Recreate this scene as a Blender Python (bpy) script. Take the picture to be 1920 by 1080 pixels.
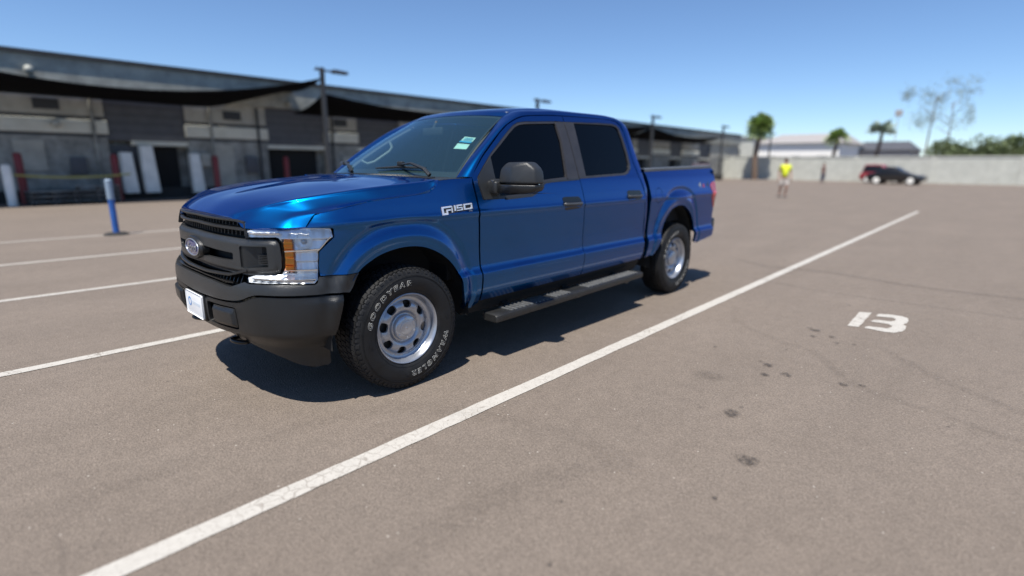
import bpy, bmesh, math, random
from mathutils import Vector, Matrix
from mathutils.geometry import delaunay_2d_cdt
random.seed(7)
R=math.radians
for o in list(bpy.data.objects): bpy.data.objects.remove(o)
SC=bpy.context.scene
COL=SC.collection

# ------------------------------------------------------------------ camera
cam=bpy.data.cameras.new('camera'); camo=bpy.data.objects.new('camera',cam); COL.objects.link(camo)
SC.camera=camo
def _camm():
    yaw,pit,rol=R(-136.95193),R(-13.28013),R(0.44583)
    fw=Vector((math.cos(pit)*math.cos(yaw),math.cos(pit)*math.sin(yaw),math.sin(pit)))
    rt=Vector((math.sin(yaw),-math.cos(yaw),0)); up=rt.cross(fw)
    r2=rt*math.cos(rol)+up*math.sin(rol); u2=-rt*math.sin(rol)+up*math.cos(rol)
    m=Matrix((r2,u2,-fw)).transposed().to_4x4(); m.translation=Vector((1.90299,3.64335,1.43250)); return m
camo.matrix_world=_camm()
cam.sensor_width=36; cam.lens=985.55/1920*36
cam.clip_start=.05; cam.clip_end=3000
cam.dof.use_dof=True; cam.dof.focus_distance=3.3; cam.dof.aperture_fstop=cam.lens/35.
# ------------------------------------------------------------------ world, sun
SUN=Vector((.42,.15,1)).normalized()
w=bpy.data.worlds.new('World'); SC.world=w; w.use_nodes=True
nt=w.node_tree; nt.nodes.clear()
sky=nt.nodes.new('ShaderNodeTexSky'); sky.sky_type='NISHITA'; sky.sun_disc=False
sky.sun_elevation=math.asin(SUN.z); sky.sun_rotation=math.atan2(SUN.x,SUN.y)
sky.air_density=1.0; sky.dust_density=0.1; sky.ozone_density=7.0; sky.altitude=1500
bg=nt.nodes.new('ShaderNodeBackground'); bg.inputs[1].default_value=0.113
wo=nt.nodes.new('ShaderNodeOutputWorld'); nt.links.new(sky.outputs[0],bg.inputs[0]); nt.links.new(bg.outputs[0],wo.inputs[0])
sl=bpy.data.lights.new('sun','SUN'); sl.energy=5.0; sl.angle=R(.53); sl.color=(1,.955,.88)
so=bpy.data.objects.new('sun',sl); COL.objects.link(so); so.rotation_euler=SUN.to_track_quat('Z','Y').to_euler(); so.location=(10,5,30)
SC.view_settings.view_transform='Standard'; SC.view_settings.look='None'; SC.view_settings.gamma=1
SC.view_settings.exposure=0.40
SC.view_settings.use_curve_mapping=False
SC.render.engine='CYCLES'
SC.cycles.max_bounces=8; SC.cycles.transparent_max_bounces=16; SC.cycles.glossy_bounces=4

# ------------------------------------------------------------------ helpers
def tag(o,label=None,cat=None,group=None,kind=None):
    if label: o['label']=label
    if cat: o['category']=cat
    if group: o['group']=group
    if kind: o['kind']=kind
    return o
def empty(name,loc=(0,0,0),rz=0,label=None,cat=None,group=None):
    o=bpy.data.objects.new(name,None); COL.objects.link(o); o.location=loc; o.rotation_euler=(0,0,rz); o.empty_display_size=.2
    return tag(o,label,cat,group)
def copy_tree(o,parent=None):
    c=o.copy(); COL.objects.link(c); c.parent=parent
    for ch in list(o.children): copy_tree(ch,c)
    return c
def link(name,me,mat=None,parent=None,loc=None):
    o=bpy.data.objects.new(name,me); COL.objects.link(o)
    if mat is not None:
        for m in (mat if isinstance(mat,(list,tuple)) else [mat]): me.materials.append(m)
    if parent is not None: o.parent=parent
    if loc: o.location=loc
    return o
def mesh(name,V,F,mat=None,parent=None,smooth=False,normals=None,matidx=None,loc=None):
    me=bpy.data.meshes.new(name); me.from_pydata([tuple(v) for v in V],[],[tuple(f) for f in F])
    if smooth or normals: me.polygons.foreach_set('use_smooth',[True]*len(me.polygons))
    if matidx: me.polygons.foreach_set('material_index',matidx)
    me.update()
    if normals: me.normals_split_custom_set_from_vertices([tuple(n) for n in normals])
    return link(name,me,mat,parent,loc)
class MB:
    """collects shapes into one mesh"""
    def __init__(s): s.bm=bmesh.new()
    def box(s,a,b,bev=0,seg=2,rot=None,piv=None):
        g=bmesh.ops.create_cube(s.bm,size=1.0); vs=g['verts']
        c=(Vector(a)+Vector(b))/2; d=Vector(b)-Vector(a)
        for v in vs: v.co=Vector((v.co.x*d.x,v.co.y*d.y,v.co.z*d.z))
        if bev:
            es=list({e for v in vs for e in v.link_edges})
            r=bmesh.ops.bevel(s.bm,geom=es,offset=bev,segments=seg,profile=.5,affect='EDGES')
            vs=list({v for f in r['faces'] for v in f.verts}|{v for v in vs if v.is_valid})
        for v in vs:
            if rot is not None: v.co=rot@v.co
            v.co+=c
        return s
    def hull(s,pts,bev=0,seg=2):
        """convex hull of the points, edges rounded"""
        vs=[s.bm.verts.new(p) for p in pts]
        r=bmesh.ops.convex_hull(s.bm,input=vs)
        es=[e for e in {e for v in vs if v.is_valid for e in v.link_edges}]
        es=[e for e in es if len(e.link_faces)==2 and e.calc_face_angle(0)<.02]
        if es: bmesh.ops.dissolve_edges(s.bm,edges=es,use_verts=False)
        if bev:
            es=list({e for v in vs if v.is_valid for e in v.link_edges})
            bmesh.ops.bevel(s.bm,geom=es,offset=bev,segments=seg,profile=.5,affect='EDGES')
        return s
    def tube(s,path,rad,n=8,cap=True,closed=False):
        P=[Vector(p) for p in path]; m=len(P)
        rad=rad if isinstance(rad,(list,tuple)) else [rad]*m
        rings=[];up=None
        for i,p in enumerate(P):
            if closed: t=(P[(i+1)%m]-P[i-1]).normalized()
            else: t=(P[min(i+1,m-1)]-P[max(i-1,0)]).normalized()
            if up is None: up=Vector((0,0,1)) if abs(t.z)<.9 else Vector((1,0,0))
            x=t.cross(up).normalized(); y=x.cross(t).normalized(); up=y
            rings.append([s.bm.verts.new(p+(x*math.cos(k*2*math.pi/n)+y*math.sin(k*2*math.pi/n))*rad[i]) for k in range(n)])
        for i in range(m-1+(1 if closed else 0)):
            a=rings[i];b=rings[(i+1)%m]
            for k in range(n): s.bm.faces.new((a[k],a[(k+1)%n],b[(k+1)%n],b[k]))
        if cap and not closed:
            s.bm.faces.new(rings[0][::-1]); s.bm.faces.new(rings[-1])
        return s
    def lathe(s,prof,n=48,axis='Y',ctr=(0,0,0),closed=False):
        """prof: (radius, along axis)"""
        c=Vector(ctr);rings=[]
        for r,h in prof:
            ring=[]
            for k in range(n):
                a=2*math.pi*k/n;u,v=r*math.cos(a),r*math.sin(a)
                ring.append(s.bm.verts.new(c+(Vector((u,h,v)) if axis=='Y' else Vector((u,v,h)) if axis=='Z' else Vector((h,u,v)))))
            rings.append(ring)
        m=len(rings)
        for i in range(m-1+(1 if closed else 0)):
            a=rings[i];b=rings[(i+1)%m]
            for k in range(n):
                f=(a[k],b[k],b[(k+1)%n],a[(k+1)%n])
                s.bm.faces.new(f)
        return s
    def prism(s,poly,d,axis='Y',at=0):
        """polygon in the plane normal to axis, thickness d"""
        def mk(u,v,h): return (u,h,v) if axis=='Y' else (u,v,h) if axis=='Z' else (h,u,v)
        a=[s.bm.verts.new(mk(u,v,at)) for u,v in poly]; b=[s.bm.verts.new(mk(u,v,at+d)) for u,v in poly]
        n=len(poly)
        s.bm.faces.new(a);s.bm.faces.new(b[::-1])
        for i in range(n): s.bm.faces.new((a[i],b[i],b[(i+1)%n],a[(i+1)%n]))
        return s
    def quad(s,*p):
        s.bm.faces.new([s.bm.verts.new(q) for q in p]); return s
    def build(s,name,mat,parent=None,smooth=None,loc=None):
        bmesh.ops.recalc_face_normals(s.bm,faces=s.bm.faces)
        me=bpy.data.meshes.new(name); s.bm.to_mesh(me); s.bm.free()
        o=link(name,me,mat,parent,loc)
        if smooth is not None:
            me.polygons.foreach_set('use_smooth',[True]*len(me.polygons)); me.set_sharp_from_angle(angle=R(smooth))
        return o

# ------------------------------------------------------------------ materials
def new_mat(name):
    m=bpy.data.materials.new(name); m.use_nodes=True; return m,m.node_tree,m.node_tree.nodes['Principled BSDF']
def N(nt,typ,**kw):
    n=nt.nodes.new(typ)
    for k,v in kw.items():
        if k.startswith('_'): setattr(n,k[1:],v)
        else:
            kk=int(k[1:]) if (k[0]=='i' and k[1:].isdigit()) else k
            n.inputs[kk].default_value=v
    return n
def simple(name,col,rough=.5,metal=0,coat=0,noise=0,nscale=8,bump=0,bscale=60,spec=.5,emit=None):
    m,nt,b=new_mat(name); b.inputs['Base Color'].default_value=(*col,1); b.inputs['Roughness'].default_value=rough
    b.inputs['Metallic'].default_value=metal; b.inputs['Coat Weight'].default_value=coat; b.inputs['Coat Roughness'].default_value=.05
    b.inputs['Specular IOR Level'].default_value=spec
    tc=None
    if noise or bump: tc=N(nt,'ShaderNodeTexCoord')
    if noise:
        n=N(nt,'ShaderNodeTexNoise',Scale=nscale,Detail=6); nt.links.new(tc.outputs['Object'],n.inputs['Vector'])
        mr=N(nt,'ShaderNodeMapRange',i1=.3,i2=.7,i3=1-noise,i4=1+noise); nt.links.new(n.outputs[0],mr.inputs[0])
        mx=N(nt,'ShaderNodeMix',_data_type='RGBA',_blend_type='MULTIPLY'); mx.inputs[0].default_value=1; mx.inputs[6].default_value=(*col,1)
        cb=N(nt,'ShaderNodeCombineColor')
        for i in range(3): nt.links.new(mr.outputs[0],cb.inputs[i])
        nt.links.new(cb.outputs[0],mx.inputs[7]); nt.links.new(mx.outputs[2],b.inputs['Base Color'])
        mr2=N(nt,'ShaderNodeMapRange',i1=.3,i2=.7,i3=max(.02,rough*(1-noise*.6)),i4=min(1,rough*(1+noise*.6))); nt.links.new(n.outputs[0],mr2.inputs[0]); nt.links.new(mr2.outputs[0],b.inputs['Roughness'])
    if bump:
        n2=N(nt,'ShaderNodeTexNoise',Scale=bscale,Detail=4); nt.links.new(tc.outputs['Object'],n2.inputs['Vector'])
        bp=N(nt,'ShaderNodeBump',Strength=bump,Distance=.003); nt.links.new(n2.outputs[0],bp.inputs['Height']); nt.links.new(bp.outputs[0],b.inputs['Normal'])
    if emit: b.inputs['Emission Color'].default_value=(*emit,1); b.inputs['Emission Strength'].default_value=1
    return m
def paint_mat():
    m,nt,b=new_mat('blue_metallic_paint')
    b.inputs['Metallic'].default_value=1.0; b.inputs['Specular Tint'].default_value=(.08,.38,.95,1); b.inputs['Roughness'].default_value=.34
    b.inputs['Coat Weight'].default_value=.85; b.inputs['Coat Roughness'].default_value=.012; b.inputs['Coat IOR'].default_value=1.5
    tc=N(nt,'ShaderNodeTexCoord')
    v=N(nt,'ShaderNodeTexVoronoi',Scale=900); nt.links.new(tc.outputs['Object'],v.inputs['Vector'])
    mix=N(nt,'ShaderNodeMix',_data_type='RGBA'); mix.inputs[6].default_value=(.0,.063,.215,1); mix.inputs[7].default_value=(.0,.118,.365,1)
    nt.links.new(v.outputs['Color'],mix.inputs[0]); nt.links.new(mix.outputs[2],b.inputs['Base Color'])
    # a very weak unevenness, as pressed sheet metal has
    n=N(nt,'ShaderNodeTexNoise',Scale=2.2,Detail=1); nt.links.new(tc.outputs['Object'],n.inputs['Vector'])
    bp=N(nt,'ShaderNodeBump',Strength=.25,Distance=.004); nt.links.new(n.outputs[0],bp.inputs['Height'])
    nt.links.new(bp.outputs[0],b.inputs['Coat Normal'])
    # dust film low down and in patches
    return m
def glass_mat(name,tint,refl=1.0,rough=.0,f0=1.5,sky_veil=0):
    m=bpy.data.materials.new(name); m.use_nodes=True; nt=m.node_tree; nt.nodes.clear()
    tr=N(nt,'ShaderNodeBsdfTransparent'); tr.inputs[0].default_value=(*tint,1)
    gl=N(nt,'ShaderNodeBsdfGlossy'); gl.inputs['Roughness'].default_value=rough; gl.inputs[0].default_value=(refl,refl,refl,1)
    fr=N(nt,'ShaderNodeFresnel',IOR=f0); mx=N(nt,'ShaderNodeMixShader'); out=N(nt,'ShaderNodeOutputMaterial')
    if sky_veil:  # teal diffuse veil and bluish gloss paint in the sky's reflection
        gl.inputs[0].default_value=(.60,.84,1.0,1)
        df=N(nt,'ShaderNodeBsdfDiffuse'); df.inputs[0].default_value=(.22,.46,.52,1); m2=N(nt,'ShaderNodeMixShader'); m2.inputs[0].default_value=sky_veil
        nt.links.new(tr.outputs[0],m2.inputs[1]); nt.links.new(df.outputs[0],m2.inputs[2]); tr=m2
    nt.links.new(fr.outputs[0],mx.inputs[0]); nt.links.new(tr.outputs[0],mx.inputs[1]); nt.links.new(gl.outputs[0],mx.inputs[2]); nt.links.new(mx.outputs[0],out.inputs[0])
    return m
def trim_mat(name,col,rough):
    return simple(name,col,rough,noise=.18,nscale=5,bump=.35,bscale=700)
M={}
M['paint']=paint_mat()
M['shell']=simple('dark_inner_shell',(.004,.004,.005),.8)
M['trim']=trim_mat('textured_grey_plastic',(.024,.025,.026),.36)
M['bumper']=trim_mat('bumper_plastic',(.011,.0115,.012),.34)
M['railcap']=trim_mat('bed_rail_plastic',(.085,.087,.09),.38)
M['handle']=simple('handle_plastic',(.05,.052,.055),.3,noise=.15,nscale=20)
M['grille_grey']=trim_mat('grille_plastic',(.015,.0155,.016),.34)
M['gloss_black']=simple('semi_gloss_black',(.006,.006,.006),.3)
M['applique']=simple('pillar_black',(.034,.032,.034),.42,noise=.2,nscale=9)
M['rubber']=simple('seal_rubber',(.012,.012,.012),.6)
M['tyre']=simple('tyre_rubber',(.011,.011,.0115),.60,noise=.4,nscale=14,bump=.3,bscale=300,spec=.35)
M['white_letter']=simple('raised_white_lettering',(.50,.50,.48),.6,noise=.2,nscale=60)
M['steel']=simple('painted_silver_steel',(.40,.42,.46),.34,metal=.75,noise=.12,nscale=12)
M['cap']=simple('silver_cap',(.46,.48,.52),.30,metal=.7,noise=.08,nscale=20)
M['badge']=simple('badge_metal',(.85,.87,.90),.22,metal=.6)
M['chrome']=simple('bright_chrome',(.86,.87,.88),.07,metal=1)
M['reflector']=simple('reflector_chrome',(.93,.94,.95),.24,metal=.35,bump=.3,bscale=45)
M['brake']=simple('cast_iron',(.03,.028,.026),.6,noise=.3,nscale=20)
M['amber']=simple('amber_plastic',(1,.28,.006),.34,metal=.6,coat=.3)
M['red']=simple('red_lens',(.42,.012,.018),.14,coat=.8)
M['redpale']=simple('pale_red_lens',(.62,.10,.10),.14,coat=.8)
M['under']=simple('underbody_black',(.008,.008,.008),.85)
M['tint']=glass_mat('tinted_glass',(.012,.014,.02),.55)
M['wind']=glass_mat('windscreen_glass',(.60,.74,.74),.95,f0=1.9,sky_veil=.05)
M['clear']=glass_mat('clear_lens',(.96,.97,.97),1.0,f0=1.32)
M['grey_int']=simple('grey_interior',(.13,.13,.135),.7)
M['dark_int']=simple('dark_interior',(.055,.057,.060),.7,noise=.2,nscale=10)
M['pale_int']=simple('pale_headliner',(.42,.43,.42),.8)
M['white']=simple('white_plastic',(.80,.81,.82),.35)
M['sticker']=simple('pale_sticker',(.62,.76,.66),.5)
M['cyan']=simple('cyan_print',(.03,.35,.55),.5)
M['navy']=simple('badge_blue',(.02,.035,.16),.15,coat=1)
M['pgrey']=simple('pale_print',(.62,.70,.78),.5)
M['pblue']=simple('blue_print',(.10,.28,.62),.5)
M['decal_grey']=simple('decal_grey',(.33,.35,.37),.4)
M['decal_dark']=simple('decal_dark',(.03,.03,.035),.4)
M['decal_red']=simple('decal_red',(.45,.05,.06),.4)
M['pad']=simple('step_pad',(.085,.088,.09),.45,noise=.25,nscale=40)
M['board']=simple('board_coat',(.018,.0185,.0185),.42,noise=.2,nscale=12,bump=.4,bscale=400)
import math
PL=[(.0,.91),(.2,.907),(.4,.892),(.6,.852),(.75,.79),(.85,.705),(.92,.60),(.96,.50),(.98,.40),(.985,.30)]
def _cr(p0,p1,p2,p3,t):
    return tuple(.5*((2*b)+(-a+c)*t+(2*a-5*b+4*c-d)*t*t+(-a+3*b-3*c+d)*t**3) for a,b,c,d in zip(p0,p1,p2,p3))
def _plan_table():
    pts=[(-.2,.907)]+PL+[(.985,.20),(.985,.1)]
    out=[]
    for i in range(1,len(PL)):
        for k in range(12): out.append(_cr(pts[i-1],pts[i],pts[i+1],pts[i+2],k/12))
    out.append(PL[-1]); tab=[];s=0
    for i,(y,x) in enumerate(out):
        if i: s+=math.hypot(y-out[i-1][0],x-out[i-1][1])
        tab.append((s,x,y))
    return tab
TAB=_plan_table();S0=TAB[-1][0]
TN=[]
for j in range(len(TAB)):
    lo=TAB[max(j-2,0)];hi=TAB[min(j+2,len(TAB)-1)];dx=hi[1]-lo[1];dy=hi[2]-lo[2]
    if j<=1: dx*=j*.5
    n=math.hypot(dx,dy);TN.append((dy/n,-dx/n))
TN[0]=(1.,0.);TN[-1]=(0.,1.)
def plan(s):
    sg=1
    if s<0: s=-s;sg=-1
    if s>=S0: return (.30-(s-S0),.985*sg,0.,1.*sg)
    lo=0;hi=len(TAB)-1
    while hi-lo>1:
        m=(lo+hi)//2
        if TAB[m][0]<=s: lo=m
        else: hi=m
    a=TAB[lo];b=TAB[lo+1];t=(s-a[0])/(b[0]-a[0])
    nx=TN[lo][0]*(1-t)+TN[lo+1][0]*t;ny=TN[lo][1]*(1-t)+TN[lo+1][1]*t;n=math.hypot(nx,ny)
    return (a[1]+(b[1]-a[1])*t,(a[2]+(b[2]-a[2])*t)*sg,nx/n,ny/n*sg)
def lerp_tab(p,z):
    """monotone smooth (PCHIP like) interpolation"""
    if z<=p[0][0]: return p[0][1]
    if z>=p[-1][0]: return p[-1][1]
    i=0
    while p[i+1][0]<z:i+=1
    def sl(j): return (p[j+1][1]-p[j][1])/(p[j+1][0]-p[j][0])
    def m(j):
        if j==0: return sl(0)
        if j==len(p)-1: return sl(j-1)
        a=sl(j-1);b=sl(j)
        if a*b<=0: return 0.
        return 2*a*b/(a+b)
    h=p[i+1][0]-p[i][0];t=(z-p[i][0])/h
    return ((1+2*t)*(1-t)**2)*p[i][1]+t*(1-t)**2*h*m(i)+t*t*(3-2*t)*p[i+1][1]+t*t*(t-1)*h*m(i+1)
PS=[(.30,-.16),(.40,-.10),(.46,-.058),(.52,-.030),(.58,-.016),(.64,-.008),(.665,-.009),(.70,-.030),(.73,-.036),(.80,-.037),(.95,-.028),(1.03,-.0225),(1.065,-.0205),(1.095,-.0095),(1.105,-.0095),(1.125,-.016),(1.2,-.032),(1.30,-.056),(1.36,-.080),(1.45,-.115),(1.6,-.175),(1.75,-.240),(1.83,-.277),(1.865,-.305),(1.89,-.345)]
PF=[(.25,-.09),(.38,-.07),(.46,-.012),(.50,0),(.60,.004),(.70,0),(.76,-.008),(.80,-.022),(.83,-.028),(1.0,-.030),(1.08,-.045),(1.12,-.060),(1.2,-.12)]
def sm(a,b,x):
    t=min(1,max(0,(x-a)/(b-a)));return t*t*(3-2*t)
def off(s,z):
    a=abs(s)
    w=sm(.85,1.35,a)
    k=sm(.74,.86,z)*sm(.15,.65,a)*-.022*(1-w)
    return w*lerp_tab(PS,z)+(1-w)*(lerp_tab(PF,z)+k) if w<1 else lerp_tab(PS,z)
# ------------------------------------------------------------------ surface panels
XR=-4.64; SR=S0+.30-XR; RR=.06
_pf=plan
def plan(s):
    a=abs(s)
    if a<=SR: return _pf(s)
    sg=1 if s>0 else -1; L=RR*math.pi/2
    if a<SR+L:
        t=(a-SR)/RR; return (XR-RR*math.sin(t),(.985-RR+RR*math.cos(t))*sg,-math.sin(t),math.cos(t)*sg)
    return (XR-RR,(.985-RR-(a-SR-L))*sg,-1.,0.)
def sx(x): return S0+.30-x
def nrm(dx,a,dz,b,p): return ((abs(dx)/a)**p+(max(dz,0)/b)**p)**(1/p)
def bulge(s,z):
    x=S0+.30-s; e=0
    for xc,a,b,oa,ob in ((0.,.60,.71,.47,.535),(-3.695,.585,.805,.475,.60)):
        if abs(x-xc)<.75:
            dz=z-.40
            r=nrm(x-xc,a,dz,b,2.4)
            e=max(e,0)
            k=-.014*sm(1.01,.955,r) if r>.955 else -.014+.037*sm(.955,.79,r)
            if xc!=0: k+=.006*(1-sm(.9,1.0,r))
            ro=nrm(x-xc,oa,dz,ob,2.3)
            k-=.020*(1-sm(1.0,1.13,ro))
            if xc==0: k*=1-sm(.44,.66,x-xc)
            e=k
    return e
def surf(s,z,extra=0):
    x,y,nx,ny=plan(s); a=abs(s)
    o=off(s,z)+(bulge(a,z) if a>.7 else 0)+extra
    return Vector((x+nx*o,y+ny*o,z))
def surfn(s,z,extra=0,h=.004):
    p=surf(s,z,extra); a=surf(s+h,z,extra)-surf(s-h,z,extra); b=surf(s,z+h,extra)-surf(s,z-h,extra)
    n=b.cross(a)
    if n.length<1e-9: n=Vector((0,1,0))
    n.normalize()
    x,y,nx,ny=plan(s)
    if n.dot(Vector((nx,ny,0)))<0: n=-n
    return p,n
def inpoly(p,poly):
    x,y=p;c=False;j=len(poly)-1
    for i in range(len(poly)):
        xi,yi=poly[i];xj,yj=poly[j]
        if (yi>y)!=(yj>y) and x<(xj-xi)*(y-yi)/(yj-yi)+xi: c=not c
        j=i
    return c
def densify(poly,step):
    out=[]
    for i in range(len(poly)):
        a=poly[i];b=poly[(i+1)%len(poly)];n=max(1,int(math.ceil(math.hypot(b[0]-a[0],b[1]-a[1])/step)))
        for k in range(n): out.append((a[0]+(b[0]-a[0])*k/n,a[1]+(b[1]-a[1])*k/n))
    return out
def smooth_poly(poly,hard=(),n=4):
    """Catmull-Rom rounding of a closed outline; indices in hard stay corners"""
    out=[];m=len(poly)
    for i in range(m):
        p1=poly[i];p2=poly[(i+1)%m]
        p0=poly[i-1] if i not in hard else p1
        p3=poly[(i+2)%m] if (i+1)%m not in hard else p2
        for k in range(n): out.append(_cr(p0,p1,p2,p3,k/n))
    return out
def bevel_poly(poly,r,n=3,idx=None):
    """round the corners of a closed outline"""
    out=[];m=len(poly)
    for i in range(m):
        p=Vector(poly[i]);a=Vector(poly[i-1]);b=Vector(poly[(i+1)%m])
        if idx is not None and i not in idx: out.append(tuple(p)); continue
        la=(a-p).length;lb=(b-p).length;rr=min(r,la*.45,lb*.45)
        A=p+(a-p).normalized()*rr;B=p+(b-p).normalized()*rr
        for k in range(n+1):
            t=k/n; q=A*(1-t)**2+p*2*t*(1-t)+B*t*t; out.append(tuple(q))
    return out
def segdist(p,a,b):
    ax,ay=a;bx,by=b;dx=bx-ax;dy=by-ay;l=dx*dx+dy*dy
    t=0 if l==0 else max(0,min(1,((p[0]-ax)*dx+(p[1]-ay)*dy)/l))
    return math.hypot(p[0]-ax-dx*t,p[1]-ay-dy*t)
def panel(name,outline,mat,parent=None,holes=(),extra=0,res=(.04,.02),depth=.018,fn=None,edge=.012,hole_depth=None,flip=False):
    """a sheet cut to an outline on a curved surface, its rim turned inwards by depth"""
    fn=fn or surfn
    ee=extra if callable(extra) else (lambda s,z:extra)
    loops=[densify(outline,.03)]+[densify(h,.03) for h in holes]
    verts=[];edges=[]
    for L in loops:
        b=len(verts);verts+=L;edges+=[(b+i,b+(i+1)%len(L)) for i in range(len(L))]
    allseg=[(L[i],L[(i+1)%len(L)]) for L in loops for i in range(len(L))]
    xs=[p[0] for p in loops[0]];ys=[p[1] for p in loops[0]]
    i0=int(math.floor(min(xs)/res[0]));i1=int(math.ceil(max(xs)/res[0]));j0=int(math.floor(min(ys)/res[1]));j1=int(math.ceil(max(ys)/res[1]))
    grid=[]
    for j in range(j0,j1+1):
        for i in range(i0,i1+1):
            p=(i*res[0],j*res[1])
            if not inpoly(p,loops[0]) or any(inpoly(p,h) for h in loops[1:]): continue
            near=False
            for a,b in allseg:
                if min(a[0],b[0])-edge<p[0]<max(a[0],b[0])+edge and min(a[1],b[1])-edge<p[1]<max(a[1],b[1])+edge and segdist(p,a,b)<edge: near=True;break
            if not near: grid.append(p)
    V2=[Vector(v) for v in verts+grid]
    r=delaunay_2d_cdt(V2,edges,[],0,1e-6)
    ov,of=r[0],r[2]
    F=[]
    for f in of:
        cx=sum(ov[i][0] for i in f)/len(f);cy=sum(ov[i][1] for i in f)/len(f)
        if inpoly((cx,cy),loops[0]) and not any(inpoly((cx,cy),h) for h in loops[1:]): F.append(list(f))
    V=[];NN=[]
    for v in ov:
        p,n=fn(v[0],v[1],ee(v[0],v[1])); V.append(p); NN.append(n)
    # orientation
    FF=[]
    for f in F:
        g=(V[f[1]]-V[f[0]]).cross(V[f[2]]-V[f[0]])
        if g.dot(NN[f[0]])<0: f=f[::-1]
        FF.append(f)
    if depth:
        for li,L in enumerate(loops):
            d=depth if li==0 or hole_depth is None else hole_depth
            if not d: continue
            m=len(L)
            ring=[fn(q[0],q[1],ee(*q)) for q in L]
            base=len(V)
            cen=[]
            for i,(p,n) in enumerate(ring):
                t=(ring[(i+1)%m][0]-ring[i-1][0]).normalized()
                sn=t.cross(n).normalized()
                # away from the sheet
                q2=(L[i][0],L[i][1])
                V.append(p);NN.append((sn*.7+n*.7).normalized() if False else sn); V.append(p-n*d);NN.append(sn)
            area=sum(L[i][0]*L[(i+1)%m][1]-L[(i+1)%m][0]*L[i][1] for i in range(m))
            for i in range(m):
                a=base+2*i;b=base+2*((i+1)%m)
                FF.append([a,b,b+1,a+1])
            # make normals agree with face
            for i in range(m):
                a=base+2*i;b=base+2*((i+1)%m)
                g=(V[b]-V[a]).cross(V[b+1]-V[a])
                if g.dot(NN[a])<0: NN[a]=-NN[a];NN[a+1]=-NN[a+1]
    return mesh(name,V,FF,mat,parent,smooth=True,normals=NN)
def mirror(o,parent=None):
    c=copy_tree(o,parent if parent is not None else o.parent); c.scale=(1,-1,1); c.location=(c.location[0],-c.location[1],c.location[2]); return c
def cr_patch(G,nu=6,nv=6):
    """Catmull-Rom patch through a control grid of 3D points -> fn(u,v), u over rows"""
    G=[[Vector(p) for p in r] for r in G]; nr=len(G);nc=len(G[0])
    def row(r,v):
        v=max(0,min(nc-1-1e-9,v));i=int(v);t=v-i
        g=lambda k:(G[r][k] if 0<=k<nc else (G[r][0]*2-G[r][1] if k<0 else G[r][nc-1]*2-G[r][nc-2]))
        return Vector(_cr(g(i-1),g(i),g(i+1),g(i+2),t))
    def f(u,v):
        u=max(0,min(nr-1-1e-9,u));i=int(u);t=u-i
        rr=lambda k:(row(k,v) if 0<=k<nr else (row(0,v)*2-row(1,v) if k<0 else row(nr-1,v)*2-row(nr-2,v)))
        return Vector(_cr(rr(i-1),rr(i),rr(i+1),rr(i+2),t))
    return f,nr-1,nc-1
def patch_mesh(name,G,mat,parent,nu=6,nv=6,up=Vector((0,0,1)),lip=.02,sym=False):
    f,mu,mv=cr_patch(G); a=mu*nu;b=mv*nv; V=[];NN=[];F=[]
    cols=list(range(-b,b+1)) if sym else list(range(0,b+1))
    def pt(u,v):
        if v<0: q=f(u,-v); return Vector((q.x,-q.y,q.z))
        return f(u,v)
    W=len(cols);h=.02
    for i in range(a+1):
        for c in cols:
            u=i/nu;v=c/nv
            p=pt(u,v)
            du=pt(min(mu,u+h),v)-pt(max(0,u-h),v)
            va=v+h;vb=v-h
            if not sym: va=min(mv,va);vb=max(0,vb)
            else: va=min(mv,va);vb=max(-mv,vb)
            dv=pt(u,va)-pt(u,vb)
            n=du.cross(dv); n=n.normalized() if n.length>1e-12 else Vector(up)
            if n.dot(up if not callable(up) else up(p))<0: n=-n
            V.append(p);NN.append(n)
    for i in range(a):
        for j in range(W-1):
            q=[i*W+j,i*W+j+1,(i+1)*W+j+1,(i+1)*W+j]
            g=(V[q[1]]-V[q[0]]).cross(V[q[3]]-V[q[0]])
            if g.length<1e-12: g=(V[q[2]]-V[q[1]]).cross(V[q[3]]-V[q[1]])
            F.append(q if g.dot(NN[q[0]])>0 else q[::-1])
    if lip:
        loop=[j for j in range(W)]+[i*W+W-1 for i in range(1,a+1)]+[a*W+j for j in range(W-2,-1,-1)]+[i*W for i in range(a-1,0,-1)]
        base=len(V);m=len(loop)
        for k in range(m):
            i=loop[k];p=V[i];n=NN[i];t=(V[loop[(k+1)%m]]-V[loop[k-1]]); t=t.normalized() if t.length>1e-9 else Vector((1,0,0))
            sn=t.cross(n).normalized(); V.append(p.copy());NN.append(sn);V.append(p-n*lip);NN.append(sn)
        for k in range(m):
            A=base+2*k;B=base+2*((k+1)%m);F.append([A,B,B+1,A+1])
            g=(V[B]-V[A]).cross(V[B+1]-V[A])
            if g.dot(NN[A])<0: NN[A]=-NN[A];NN[A+1]=-NN[A+1]
    return mesh(name,V,F,mat,parent,smooth=True,normals=NN)
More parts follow.
